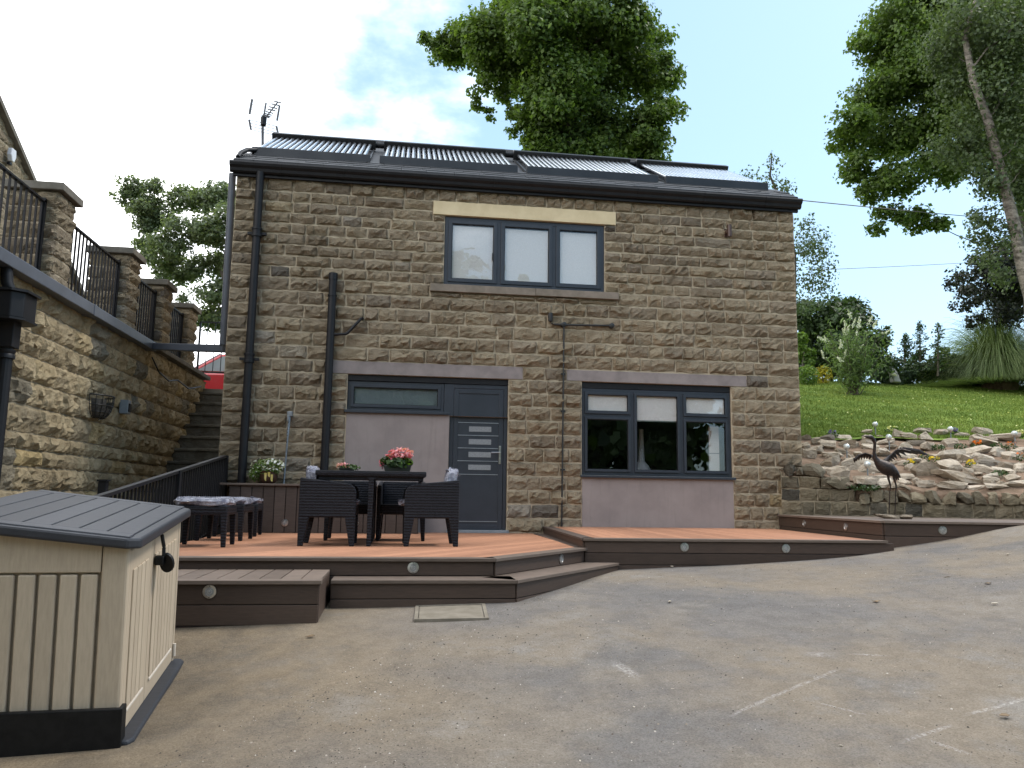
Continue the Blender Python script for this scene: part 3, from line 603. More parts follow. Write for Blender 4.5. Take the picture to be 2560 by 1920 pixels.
# roof collectors
def collector(x0, x1, n, label):
    t = thing('solar_collector', ((x0+x1)/2, .45, roof_z(.45)), label, 'solar panel', 'solar tube collectors in a row on the roof')
    nrm = Vector((0, -S30, C30)); sl = Vector((0, C30, S30)); base = Vector((0, .45, 5.60))
    L = 1.80
    def P(x, s_, h_): return Vector((x, 0, 0))+base+sl*s_+nrm*h_
    def sbox(xa, xb, s0, s1, h0, h1): return [P(x, s_, h_) for x in (xa, xb) for s_ in (s0, s1) for h_ in (h0, h1)]
    FB = [(0, 1, 3, 2), (4, 6, 7, 5), (0, 4, 5, 1), (2, 3, 7, 6), (0, 2, 6, 4), (1, 5, 7, 3)]
    MB().box(x0, x1, .40, .47, 5.545, 5.675).build('front_rail', 'panel_metal', t, bevel=.008)
    MB().add(sbox(x0, x1, L, L+.13, -.04, .135), FB).build('header', 'panel_metal', t, bevel=.012)
    for x in (x0+.02, x1-.05): MB().add(sbox(x, x+.03, .0, L, -.06, -.02), FB).build('side_rail', 'panel_metal', t)
    for y in (.36, .41): MB().box(x0+.05, x1-.05, y, y+.03, roof_z(y)+.012, roof_z(y)+.035).build('mounting_rail', 'panel_metal', t)
    first = None; sp_ = (x1-x0-.10)/n
    for i in range(n):
        x = x0+.05+sp_*(i+.5)
        if first is None:
            m = MB(); m.tube([P(x, .02, .045), P(x, L-.1, .045)], .029, 10); first = m.build('tube', 'tube_glass', t, smooth=True)
            m = MB(); m.tube([P(x, L-.1, .045), P(x, L+.02, .045)], .032, 10); c0 = m.build('tube_cap', 'panel_metal', first, smooth=True)
        else:
            c = first.copy(); COL.objects.link(c); c.location = (sp_*i, 0, 0); k = c0.copy(); COL.objects.link(k); k.parent = c
    return t
collector(-3.90, -2.14, 19, 'solar tube collector nearest the aerial at the left end of the roof')
collector(-2.0, .15, 24, 'solar tube collector second from the left on the roof')
collector(.29, 2.44, 24, 'solar tube collector third from the left on the roof')
collector(2.56, 4.31, 22, 'solar tube collector at the right end of the roof')
for x, nm in ((-2.07, 'between the first and second collectors'), (.22, 'between the second and third collectors'), (2.5, 'between the third and fourth collectors')):
    o = MB().tube([(x-.09, 2.06, 6.58), (x+.09, 2.06, 6.58)], .05, 10).build('pipe_coupling', 'black_paint', None, smooth=True); setp(o, 'black lagged pipe coupling '+nm, 'pipe', 'couplings between the roof collectors')

# aerial behind the ridge
ae = thing('television_aerial', (-4.0, 2.2, 5.9), 'bare metal television aerial on a pole at the left end of the roof', 'aerial')
D_ = 14.1
def A(x, y): return at(560+x/7.54, 220+y/7.54, D_)
MB().tube([A(728, 1150), A(728, 540)], .024, 8).build('pole', 'aerial_metal', ae)
MB().tube([A(760, 590), A(1015, 265)], .012, 6).build('boom', 'aerial_metal', ae)
el = MB()
for (x0, y0, x1, y1) in ((935, 243, 1078, 280), (892, 298, 1045, 332), (850, 352, 1002, 388), (820, 398, 970, 430), (790, 443, 928, 478), (757, 478, 900, 512), (735, 502, 875, 542), (715, 525, 855, 560)):
    MB().tube([A(x0, y0), A(x1, y1)], .011, 6).build('element', 'aerial_metal', ae)
for (x0, y0, x1, y1, w_) in ((530, 212, 480, 490, .022), (793, 280, 752, 520, .016), (1048, 330, 1000, 615, .018), (473, 598, 508, 785, .02), (990, 722, 1028, 905, .02)):
    MB().tube([A(x0, y0), A(x1, y1)], w_, 6).build('reflector_edge', 'aerial_metal', ae)
for k in range(4):
    f = k/3
    MB().tube([A(473+35*f, 598+187*f), A(990+38*f, 722+183*f)], .006, 5).build('reflector_wire', 'aerial_metal', ae)
    MB().tube([A(530-50*f, 212+278*f), A(793-41*f, 280+240*f)], .005, 5).build('reflector_wire', 'aerial_metal', ae)
MB().lathe([(.02, -.1), (.05, -.08), (.055, .06), (.02, .08)], A(745, 620), None, 8).build('bracket', 'black_paint', ae)
def _pl(u, v, i, val):
    d = CF+CR*(u-1280)/FPX-CU*(v-960)/FPX; return CAM+d*((val-CAM[i])/d[i])
def onX(u, v, X): return _pl(u, v, 0, X)
def onY(u, v, Y): return _pl(u, v, 1, Y)
def onZ(u, v, Z): return _pl(u, v, 2, Z)
# ================================================================ TERRACE WALL (left)
tw = thing('terrace_wall', (-5.7, 0, -.5), 'tall retaining wall of warm rough faced stone along the left', 'wall')
MB().box(-6.1, -5.60, -9, 5.5, -1.6, 2.78).build('wall_core', 'mortar_warm', tw)
tj = [2.77, 2.50, 2.226, 1.955, 1.685, 1.414, 1.119, .94, .753, .50, .25, 0, -.25, -.5, -.75, -1.0]
specs = []; sr = np.random.default_rng(21)
for z1, z0 in zip(tj, tj[1:]):
    y = -6.2-sr.uniform(0, .3)
    while y < 5.5:
        w = float(sr.uniform(.24, .62)); w = min(w, max(.1, 5.5-y))
        specs.append(((-5.60, y+w/2, (z0+z1)/2), (0, 1, 0), (1, 0, 0), w, z1-z0)); y += w
lay_stones(specs, tw, 'warm_stone', 300, (.045, .085), 1.8, 9, .04, .007, score=lambda s: (s[3]*s[4]/((s[0][1]+11.6)**2)) if s[0][1] > -4.1 and s[0][2] > -.5 else 0)
MB().box(-6.05, -5.47, 1.70, 5.55, 2.785, 2.86).build('coping', 'coping_stone', tw, bevel=.01)
tg = thing('terrace_gutter', (-5.5, 0, 2.7), 'blue grey box gutter along the left wall with a pipe across the stairs', 'gutter')
MB().box(-5.63, -5.42, -9, 1.66, 2.700, 2.835).build('trough', 'grey_pipe', tg, bevel=.008)
for y in (-.95, -4.6): MB().box(-5.632, -5.412, y, y+.10, 2.694, 2.839).build('joint', 'grey_pipe', tg, bevel=.006)
MB().bar((-5.46, 1.60, 2.765), (-4.06, .29, 2.545), .12, .105).build('cross_pipe', 'grey_pipe', tg, bevel=.008)
MB().tube([(-5.5, 1.75, 2.62), (-5.45, 2.0, 2.42), (-5.46, 2.6, 2.36), (-5.48, 3.2, 2.46), (-5.47, 3.9, 2.4), (-5.47, 4.8, 2.56)], .012, 6).build('hanging_cable', 'wire_black', tg)
# hopper and downpipe at the far left
hp = thing('hopper_downpipe', (-5.4, -3.6, -.5), 'black rain hopper and downpipe at the left edge on the stone wall', 'drainpipe')
p0 = onX(92, 752, -5.28); p1 = onX(92, 816, -5.28); hy = float(p0[1])
zt_, zb_ = float(p0[2]), float(p1[2]); pm = hy-.16
MB().prism([(-5.56, hy, zt_), (-5.56, hy-.42, zt_), (-5.33, hy-.42, zt_), (-5.24, hy-.34, zt_), (-5.24, hy-.08, zt_), (-5.33, hy, zt_)], (0, 0, zb_-zt_)).build('hopper', 'gutter_black', hp, bevel=.01)
MB().prism([(-5.56, hy+.03, zt_), (-5.56, hy-.45, zt_), (-5.32, hy-.45, zt_), (-5.21, hy-.36, zt_), (-5.21, hy-.06, zt_), (-5.32, hy+.03, zt_)], (0, 0, .025)).prism([(-5.56, hy+.02, zb_), (-5.56, hy-.44, zb_), (-5.32, hy-.44, zb_), (-5.22, hy-.35, zb_), (-5.22, hy-.07, zb_), (-5.32, hy+.02, zb_)], (0, 0, -.022)).build('hopper_rim', 'gutter_black', hp)
MB().box(-5.50, -5.34, hy-.29, hy-.13, zb_-.28, zb_-.02).tube([(-5.42, hy-.21, zb_-.2), (-5.42, hy-.21, -.9)], .062, 14).build('downpipe', 'gutter_black', hp, bevel=.006)
MB().lathe([(.07, -.05), (.08, -.045), (.08, -.02), (.07, 0), (.08, .02), (.08, .04), (.07, .045)], (-5.42, hy-.21, zb_-.34), None, 14).build('pipe_collar', 'gutter_black', hp, smooth=True)
MB().tube([(-5.5, hy-.21, 2.7), (-5.48, hy-.21, 2.55), (-5.42, hy-.18, 2.4), (-5.40, hy-.2, zt_)], .055, 12).build('swan_neck', 'gutter_black', hp, smooth=True)
# gate pillars on the terrace
def pillar(y0, y1, label, seed):
    t = thing('stone_pillar', (-5.83, (y0+y1)/2, 2.84), label, 'pillar', 'stone pillars along the top of the left wall')
    a, b = y0+.055, y1-.055; xa, xb = -6.12, -5.56
    MB().box(xa+.02, xb-.02, a+.02, b-.02, 2.78, 3.95).build('core', 'mortar', t)
    sp_ = []; rr = np.random.default_rng(seed); zz_ = np.linspace(2.80, 3.95, 7)
    for k in range(6):
        z0, z1 = zz_[k], zz_[k+1]
        cut = float(rr.choice([.5, .36, 1.0])); W_ = xb-xa
        ws = [W_*cut, W_*(1-cut)] if cut < 1 else [W_]
        x = xa
        for w in ws: sp_.append(((x+w/2, a+.02, (z0+z1)/2), (1, 0, 0), (0, -1, 0), w+.02, z1-z0)); x += w
        D2 = b-a
        ws = [D2] if cut < 1 else [D2*.45, D2*.55]
        y = a
        for w in ws: sp_.append(((xb-.02, y+w/2, (z0+z1)/2), (0, 1, 0), (1, 0, 0), w+.02, z1-z0)); y += w
    lay_stones(sp_, t, 'house_stone', 99, (.03, .06), 1.1, seed, .05)
    MB().box(-6.17, -5.50, y0, y1, 3.952, 4.045).build('cap', 'coping_stone', t, bevel=.008)
pillar(-1.95, -1.35, 'largest and nearest stone pillar on the left terrace beside the gable', 31)
pillar(.525, 1.125, 'second stone pillar along the terrace, in front of the tree', 32)
pillar(2.29, 2.89, 'third stone pillar along the terrace', 33)
pillar(3.98, 4.58, 'smallest and farthest stone pillar, next to the stair head', 34)
def railing(y0, y1, label, n):
    t = thing('railing_panel', (-5.72, (y0+y1)/2, 2.85), label, 'railing', 'black railings between the stone pillars'); x = -5.70
    MB().bar((x, y0, 3.80), (x, y1, 3.80), .05, .022).build('top_rail', 'black_paint', t); MB().bar((x, y0, 2.93), (x, y1, 2.93), .03, .02).build('bottom_rail', 'black_paint', t)
    first = None
    for i in range(n):
        y = y0+(y1-y0)*(i+.5)/n
        if first is None: f0 = y; first = MB().box(x-.010, x+.010, y-.010, y+.010, 2.86, 3.79).build('baluster', 'black_paint', t)
        else: c = first.copy(); COL.objects.link(c); c.location.y = y-f0
    for y in (y0+.02, y1-.02): MB().box(x-.025, x+.025, y-.025, y+.025, 2.82, 3.84).build('post', 'black_paint', t)
railing(-5.2, -1.92, 'black railing left of the nearest stone pillar', 26)
railing(-1.38, .55, 'black railing between the first and second stone pillars', 17)
railing(1.10, 2.32, 'black railing between the second and third stone pillars', 11)
railing(2.87, 4.0, 'black railing between the third and fourth stone pillars', 10)
gp = MB()
# neighbouring gable
g0 = onX(0, 258, -9.0); g1 = onX(84, 452, -9.0); sl = (g1[2]-g0[2])/(g1[1]-g0[1])
gable = thing('gable_house', (-9.2, g0[1], 2.8), 'stone gable end of a neighbouring house at the far left edge', 'house')
yz = lambda z: g0[1]+(z-g0[2])/sl
zr_ = float(g0[2]+2.2); ye = float(yz(3.4)); yr_ = float(yz(zr_))
MB().prism([(-9.05, ye, 2.6), (-9.05, ye, 3.4), (-9.05, yr_, zr_), (-9.05, yr_-3.4, 3.4), (-9.05, yr_-3.4, 2.6)], (-6, 0, 0)).build('wall', 'mortar', gable)
sp_ = []; sr = np.random.default_rng(41)
for k in range(40):
    z0 = 2.7+k*.2; z1 = z0+.2
    if z1 > zr_: break
    y = float(yz(z1)); 
    while y > yr_-2.2 and y > -7:
        w = float(sr.uniform(.25, .55)); sp_.append(((-9.05, y-w/2, (z0+z1)/2), (0, 1, 0), (1, 0, 0), w, .2)); y -= w
lay_stones(sp_, gable, 'house_stone', 120, (.02, .045), 1., 42, .05, score=lambda s: -abs(s[0][1]-float(g1[1]))-.6*abs(s[0][2]-6))
dv = np.array([0, g1[1]-g0[1], g1[2]-g0[2]]); dv = dv/np.linalg.norm(dv); q0 = np.array([-9.0, yr_, zr_]); q1 = np.array([-9.0, ye, 3.4])
MB().bar(tuple(q0+(-.0, 0, -.05)), tuple(q1+dv*.3+(0, 0, -.05)), .14, .09).build('verge', 'coping_stone', gable)
MB().prism([(-9.04, yr_, zr_-.01), (-9.04, ye+.2, 3.28), (-9.04, ye+.2, 3.2), (-9.04, yr_, zr_-.1)], (-6.2, 0, 0)).build('roof', 'slate', gable)
al = onX(27, 388, -8.95)
ab = thing('alarm_box', tuple(al), 'white burglar alarm box on the neighbouring gable', 'alarm box')
m = MB(); m.prism([(-8.98, al[1]-.08, al[2]+.12), (-8.98, al[1]+.08, al[2]+.12), (-8.98, al[1]+.10, al[2]-.02), (-8.98, al[1]+.04, al[2]-.13), (-8.98, al[1]-.04, al[2]-.13), (-8.98, al[1]-.10, al[2]-.02)], (.09, 0, 0)); m.build('cover', 'alarm_white', ab, bevel=.02)
MB().box(-8.99, -8.93, al[1]-.045, al[1]+.045, al[2]-.19, al[2]-.135).build('strobe', 'black_paint', ab, bevel=.01)

# stairs beside the house
st = thing('stone_stairs', (-4.8, 3, 0), 'narrow dark stone stairs rising between the wall and the house', 'stairs')
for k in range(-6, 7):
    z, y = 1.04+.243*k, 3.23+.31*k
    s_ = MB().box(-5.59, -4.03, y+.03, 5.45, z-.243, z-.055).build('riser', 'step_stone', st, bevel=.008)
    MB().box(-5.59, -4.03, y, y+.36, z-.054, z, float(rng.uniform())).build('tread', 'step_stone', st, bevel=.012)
# railing at the stair head and the red car beyond
rt = thing('landing_railing', (-5.1, 7.0, 2.6), 'thin black railing at the head of the stairs in front of the red car', 'railing')
za, zb = float(onY(530, 806, 7.0)[2]), float(onY(530, 931, 7.0)[2]); x0, x1 = float(onY(497, 870, 7.0)[0]), float(onY(575, 870, 7.0)[0])+.6
for z in (za, zb): MB().bar((x0, 7, z), (x1, 7, z), .03, .03).build('rail', 'black_paint', rt)
for i in range(9): MB().box(x0+.165*i-.008, x0+.165*i+.008, 6.992, 7.008, zb-.3 if i % 4 == 0 else zb, za).build('baluster', 'black_paint', rt)
MB().box(x0-.02, x0+.02, 6.98, 7.02, 2.6, za).build('post', 'black_paint', rt)
car = thing('parked_car', (-5.8, 9.2, 2.45), 'red hatchback car parked beyond the head of the stairs', 'car')
cx0, cy0, cy1 = -7.75, 8.45, 10.05
pb = [(0, .30), (0, .62), (.10, .74), (1.05, .93), (3.85, .98), (3.98, .75), (3.95, .30)]
pg = [(1.0, .93), (1.75, 1.40), (2.3, 1.47), (3.2, 1.44), (3.75, 1.18), (3.88, .97)]
MB().prism([(cx0+x, cy0, 2.45+z) for x, z in pb], (0, cy1-cy0, 0)).build('body', 'car_red', car, bevel=.07)
MB().prism([(cx0+x, cy0+.10, 2.45+z) for x, z in pg], (0, cy1-cy0-.2, 0)).build('cabin', 'car_red', car, bevel=.06)
pw = [(1.22, .97), (1.82, 1.34), (2.3, 1.40), (2.42, 1.40), (2.42, .99)]; pw2 = [(2.48, .99), (2.48, 1.40), (3.15, 1.37), (3.5, 1.12), (3.45, 1.0)]
for q in (pw, pw2): MB().prism([(cx0+x, cy0+.085, 2.45+z) for x, z in q], (0, .03, 0)).build('side_window', 'car_glass', car)
MB().prism([(cx0+1.02, cy0+.18, 2.45+.955), (cx0+1.76, cy0+.18, 2.45+1.415), (cx0+1.73, cy0+.18, 2.45+1.43), (cx0+.99, cy0+.18, 2.45+.96)], (0, 1.24, 0)).build('windscreen', 'car_glass', car)
MB().box(cx0+1.95, cx0+2.12, cy0-.03, cy0+.01, 2.45+.80, 2.45+.83).build('door_handle', 'black_paint', car, bevel=.008); MB().box(cx0+1.05, cx0+3.85, cy0-.004, cy0+.004, 2.45+.955, 2.45+.968).build('trim', 'chrome', car)
for x in (.72, 3.2):
    wv = MB().lathe([(.20, -.09), (.30, -.1), (.31, -.05), (.31, .05), (.30, .1), (.2, .09)], (cx0+x, cy0+.1, 2.75), Matrix.Rotation(R(90), 3, 'X'), 20).build('wheel', 'tyre', car, smooth=True)
    MB().lathe([(.05, -.02), (.19, -.015), (.19, .02)], (cx0+x, cy0-.01, 2.75), Matrix.Rotation(R(90), 3, 'X'), 20).build('rim', 'chrome', wv, smooth=True)
# wire hanging basket and socket box on the terrace wall
hb = onX(262, 1016, -5.42); hy, hz = float(hb[1]), float(hb[2])
bk = thing('hanging_basket', (-5.5, hy, hz-.15), 'half round wire wall basket with torn liner on the left stone wall', 'basket')
def hbp(t, f): # t angle 0..pi, f 0 top..1 bottom
    rr = .26*(math.cos(f*1.25)*.92+.08); return (-5.52+rr*.75*math.sin(t), hy-rr*math.cos(t)*1.05, hz+.13-.30*math.sin(f*1.45))
for f in (0, .3, .55, .8): MB().tube([hbp(math.pi*i/12, f) for i in range(13)], .006 if f else .010, 6).build('wire_hoop', 'wire_black', bk)
for k in range(9): MB().tube([hbp(math.pi*k/8, f/6) for f in range(7)], .005, 5).build('wire_rib', 'wire_black', bk)
V = [hbp(math.pi*i/12*.9+.15, f) for f in (.12, .4, .7, 1.0) for i in range(13)]; V = [(x-.008, y, z) for x, y, z in V]
MB().add(V, [(j*13+i, j*13+i+1, (j+1)*13+i+1, (j+1)*13+i) for j in range(3) for i in range(12) if not (j == 0 and 3 < i < 8)]).build('liner', 'liner', bk)
sb = onX(322, 1018, -5.45)
so = thing('socket_box', tuple(sb), 'small grey weatherproof socket box beside the wall basket', 'socket box')
MB().box(-5.56, -5.44, sb[1]-.07, sb[1]+.07, sb[2]-.1, sb[2]+.1).build('housing', 'lead_grey', so, bevel=.01); MB().box(-5.441, -5.425, sb[1]-.05, sb[1]+.05, sb[2]-.07, sb[2]+.05).build('flap', 'black_paint', so, bevel=.006)

# ================================================================ DECKING
def clip_poly(P, a, b, c):   # keep a*x+b*y<=c
    out = []
    for i in range(len(P)):
        p, q = P[i], P[(i+1) % len(P)]; dp = a*p[0]+b*p[1]-c; dq = a*q[0]+b*q[1]-c
        if dp <= 0: out.append(p)
        if dp*dq < 0:
            t = dp/(dp-dq); out.append((p[0]+(q[0]-p[0])*t, p[1]+(q[1]-p[1])*t))
    return out
def deck_boards(poly, z, ang, wid, mat, parent, gap=.005, th=.024):
    dx, dy = math.cos(ang), math.sin(ang); nx, ny = -dy, dx
    ds = [p[0]*nx+p[1]*ny for p in poly]; d = min(ds)
    while d < max(ds):
        q = clip_poly(clip_poly(poly, nx, ny, d+wid-gap), -nx, -ny, -d)
        if len(q) > 2 and abs(sum(q[i][0]*q[(i+1) % len(q)][1]-q[(i+1) % len(q)][0]*q[i][1] for i in range(len(q))))/2 > .004:
            dz = float(rng.normal(0, .0006))
            MB().prism([(x, y, z-th) for x, y in q], (0, 0, th+dz), float(rng.uniform())).build('board', mat, parent, centre=True, bevel=.002)
        d += wid
def edge_board(p, q, w, z, mat, parent, over=.03, th=.026, name='edge_board', e0=0., e1=0.):
    """board along edge p->q, lying to the left of it; over = nosing overhang to the right"""
    p = Vector((*p, 0)); q = Vector((*q, 0)); d = (q-p).normalized(); n = Vector((-d.y, d.x, 0))
    a, b = p-n*over-d*e0, q-n*over+d*e1; c, e = q+n*w, p+n*w
    return MB().prism([(v.x, v.y, z-th) for v in (a, b, c, e)], (0, 0, th+.0015), float(rng.uniform())).build(name, mat, parent, centre=True, bevel=.003)
def fascia(p, q, ztop, zbot_f, parent, bw=.143, th=.02, nose=.0):
    """stacked boards below the nosing down to the ground"""
    p = np.array(p); q = np.array(q); L = np.linalg.norm(q-p); d = (q-p)/L; n = np.array([d[1], -d[0]]); z = ztop
    while True:
        z1 = z-bw; g = [zbot_f(*p)-.03, zbot_f(*q)-.03]
        if z <= max(g)-.0 and z <= min(g): break
        b0, b1 = z1, z1
        V = []
        o_ = n*th
        P = [(p[0], p[1]), (q[0], q[1])]
        m = MB(); m.prism([(p[0], p[1], b0+.006), (q[0], q[1], b1+.006), (q[0], q[1], z), (p[0], p[1], z)], (o_[0], o_[1], 0), float(rng.uniform()))
        m.build('fascia_board', 'fascia_brown', parent, centre=True, bevel=.003)
        z = z1
        if z < min(g): break
    back = MB(); back.prism([(p[0], p[1], z-.02), (q[0], q[1], z-.02), (q[0], q[1], ztop), (p[0], p[1], ztop)], (-n[0]*.015, -n[1]*.015, 0)); back.build('backing', 'black_board', parent)
def deck_light(c, nrm, parent, r=.047):
    n = Vector(nrm).normalized(); M = n.to_track_quat('Z', 'Y').to_matrix(); c = Vector(c)
    l = MB().lathe([(r*.98, -.01), (r, .002), (r*.97, .006), (r*.66, .007), (r*.62, .004), (r*.60, .004)], c, M, 24).build('deck_light', 'steel', parent, smooth=True)
    MB().lathe([(r*.61, .001), (r*.60, .0045), (r*.36, .006), (r*.33, .003), (r*.30, .003), (r*.28, .007), (r*.05, .009)], c, M, 20).build('lens', 'lens', l, smooth=True)
    for a in (90, 270): MB().lathe([(.004, .004), (.004, .0085), (.002, .009)], c+M @ Vector((math.cos(R(a))*r*.82, math.sin(R(a))*r*.82, 0)), M, 6).build('screw', 'black_paint', l)
dz_ = lambda x, y: float(drive_z(x, y))
Z1, Z2, Z3, ZS1, ZS2 = -.012, .087, .295, -.103, -.158
CH0, CH1 = (-.71, -4.64), (.46, -3.11); CHA = math.atan2(CH1[1]-CH0[1], CH1[0]-CH0[0])
d1 = thing('main_deck', (-1.7, -2.3, Z1), 'large orange composite deck with angled corner under the table and chairs', 'decking')
poly1 = [(-3.72, -4.64+.13), (-.71-.06, -4.64+.13), (.46-.12, -3.11+.02), (.36, -.0), (-3.72, -.0)]
deck_boards(poly1, Z1, CHA, .146, 'deck_orange', d1)
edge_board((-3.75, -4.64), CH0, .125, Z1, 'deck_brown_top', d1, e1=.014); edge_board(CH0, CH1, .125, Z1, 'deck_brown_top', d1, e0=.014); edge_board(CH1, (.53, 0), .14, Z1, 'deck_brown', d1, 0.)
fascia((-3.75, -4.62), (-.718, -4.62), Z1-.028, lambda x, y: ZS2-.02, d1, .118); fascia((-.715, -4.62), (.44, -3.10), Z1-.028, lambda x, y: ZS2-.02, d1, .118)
MB().prism([(-3.74, -4.55, -.5), (-.78, -4.55, -.5), (.33, -3.08, -.5), (.33, -.02, -.5), (-3.74, -.02, -.5)], (0, 0, .5+Z1-.028)).build('subframe', 'black_board', d1)
l_ = onY(1033, 1419, -4.642); deck_light(l_, (0, -1, 0), d1)
cn = Vector((CH1[1]-CH0[1], -(CH1[0]-CH0[0]), 0)).normalized()
deck_light((.06, -3.60, -.088), cn, d1) if False else None
tt = .66; deck_light((-.715+(.44+.715)*tt+cn.x*.021, -4.62+(1.52)*tt+cn.y*.021, -.09), cn, d1)
# lower step wrapping the corner
off = .29; S0 = (-2.02, -4.94); nx_, ny_ = cn.x*off, cn.y*off
k = (-4.94-(CH0[1]+ny_))/math.sin(CHA); SC = (CH0[0]+nx_+math.cos(CHA)*k, -4.94); k2 = (-3.24-(CH0[1]+ny_))/math.sin(CHA); SE = (CH0[0]+nx_+math.cos(CHA)*k2, -3.24)
s2 = thing('lower_step', (-.9, -4.8, -.4), 'dark brown lower step wrapping the angled front of the deck', 'step')
edge_board(S0, SC, .30, ZS2, 'deck_brown_top', s2, name='tread_board', e1=.01); edge_board(SC, SE, .31, ZS2, 'deck_brown_top', s2, name='tread_board', e0=.01)
fascia((S0[0], -4.925), (SC[0], -4.925), ZS2-.028, dz_, s2, .12); fascia((SC[0], -4.925), (SE[0]-.0, SE[1]-.0), ZS2-.028, dz_, s2, .12)
# box step at the left
s1 = thing('box_step', (-2.9, -5.07, -.45), 'dark brown box step with a round light at the left front of the deck', 'step')
x = -2.055; edge_board((-3.85, -5.50), (-2.04, -5.50), .10, ZS1, 'deck_brown_top', s1, .03, name='nosing_board')
while x > -3.85:
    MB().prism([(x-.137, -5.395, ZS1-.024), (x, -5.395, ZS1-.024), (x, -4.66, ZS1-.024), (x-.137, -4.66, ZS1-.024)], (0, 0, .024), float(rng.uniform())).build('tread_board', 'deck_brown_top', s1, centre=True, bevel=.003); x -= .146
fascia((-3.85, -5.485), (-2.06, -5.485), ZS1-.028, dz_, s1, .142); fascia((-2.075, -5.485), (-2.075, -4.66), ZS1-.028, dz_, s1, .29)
deck_light(onY(524, 1479, -5.508), (0, -1, 0), s1)
# right hand deck
d2 = thing('window_deck', (2.2, -1.6, Z2), 'raised orange deck with dark edging below the lower window', 'decking')
poly2 = [(.42, -3.06), (3.68, -3.14), (4.0, 0), (.64, 0)]
deck_boards(poly2, Z2, R(87), .146, 'deck_orange_cross', d2)
edge_board((.385, -3.20), (3.72, -3.28), .13, Z2, 'deck_brown_top', d2); edge_board((.54, 0), (.385, -3.20), .125, Z2, 'deck_brown', d2, .02)
fascia((.40, -3.185), (3.80, -3.265), Z2-.028, dz_, d2, .122); fascia((.555, -.0), (.40, -3.185), Z2-.028, lambda x, y: Z1, d2, .10)
MB().box(.60, 3.6, -3.1, -.02, -.3, Z2-.028).build('subframe', 'black_board', d2)
for u, v in ((1712, 1368), (1963, 1371)): p = onY(u, v, -3.245); deck_light((p[0], -3.207-.024*(p[0]-.4), p[2]), (0, -1, 0), d2)
# top deck beside the garden wall
d3 = thing('garden_deck', (4.9, -2.2, Z3), 'narrow dark brown raised deck beside the garden wall under the heron', 'decking')
B0, B1, B2, B3 = (4.1, -.02), (3.83, -3.06), (5.5, -3.36), (7.3, -1.85)
poly3 = [(4.1, -.05), (3.95, -2.9), (5.5, -3.2), (7.2, -1.85)]
deck_boards(poly3, Z3, math.atan2(WD[1], WD[0]), .146, 'deck_brown_top', d3)
edge_board(B0, B1, .13, Z3, 'deck_brown_top', d3); edge_board(B1, B2, .13, Z3, 'deck_brown_top', d3)
fascia((4.115, -.02), (3.845, -3.045), Z3-.028, lambda x, y: min(dz_(x, y), .0), d3, .142); fascia((3.845, -3.045), (5.5, -3.345), Z3-.028, dz_, d3, .142)
dl = Vector((-3.025, .27, 0)).normalized()
for u, v in ((2012, 1305), (2117, 1315)):
    d = CF+CR*(u-1280)/FPX-CU*(v-960)/FPX; # meet the side face
    best = min(((np.linalg.norm((CAM+d*k_)[:2]-np.array([4.115-.27*t_, -.02-3.025*t_])), t_) for k_ in np.linspace(6, 14, 300) for t_ in np.linspace(0, 1, 60)), key=lambda z: z[0])[1]
    deck_light((4.115-.27*best-.021, -.02-3.025*best+.002, .195), dl, d3)
p = onY(2352, 1323, -3.15); fx = float(p[0]); deck_light((fx, -3.045-(fx-3.845)*.1813-.021, .20), (-.178, -.984, 0), d3)
# boarded box seat along the wall
pl = thing('boxed_planter', (-2.5, -.25, 0), 'dark brown boarded box along the house wall behind the chairs', 'planter box')
x = -3.74
while x < -1.26:
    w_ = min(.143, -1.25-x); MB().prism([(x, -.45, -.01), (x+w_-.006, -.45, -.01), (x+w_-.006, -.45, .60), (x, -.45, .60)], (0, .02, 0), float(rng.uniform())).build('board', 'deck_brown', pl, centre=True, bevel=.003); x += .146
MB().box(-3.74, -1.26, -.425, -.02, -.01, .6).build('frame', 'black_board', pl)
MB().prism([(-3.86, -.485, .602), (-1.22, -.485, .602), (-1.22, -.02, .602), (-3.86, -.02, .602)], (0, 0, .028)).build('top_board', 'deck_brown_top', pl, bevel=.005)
for u, v in ((712, 1307), (888, 1308)): deck_light(onY(u, v, -.452), (0, -1, 0), pl)
# fence at the deck's left side
fn = thing('deck_fence', (-3.88, -2.6, -.1), 'black sloping railing along the left side of the deck', 'railing')
def rail_z(y): return .985+(y+.2)*(.545/4.8)
xf = lambda y: -3.88-(y+.2)*.0167
MB().bar((xf(-.15), -.15, rail_z(-.15)), (xf(-6.2), -6.2, rail_z(-6.2)), .055, .03).build('top_rail', 'black_paint', fn); MB().bar((xf(-.15), -.15, rail_z(-.15)-.9), (xf(-6.2), -6.2, rail_z(-6.2)-.9), .04, .03).build('bottom_rail', 'black_paint', fn)
for i in range(56):
    y = -.28-.105*i; MB().box(xf(y)-.009, xf(y)+.009, y-.009, y+.009, rail_z(y)-.9, rail_z(y)-.015).build('baluster', 'black_paint', fn)
for y in (-.15, -2.6, -5.0): MB().box(xf(y)-.04, xf(y)+.04, y-.04, y+.04, -.6, rail_z(y)+.01).build('post', 'black_paint', fn)
fb = thing('low_post', (-4.6, -3.4, -.5), 'short black post standing behind the sloping railing near the wall', 'post'); pp = at(257, 1228, 8.2)
MB().box(pp[0]-.04, pp[0]+.04, pp[1]-.04, pp[1]+.04, -.6, pp[2]+.1).build('post', 'black_paint', fb, bevel=.006); MB().box(pp[0]-.05, pp[0]+.05, pp[1]-.05, pp[1]+.05, pp[2]+.1, pp[2]+.12).build('cap', 'black_paint', fb)
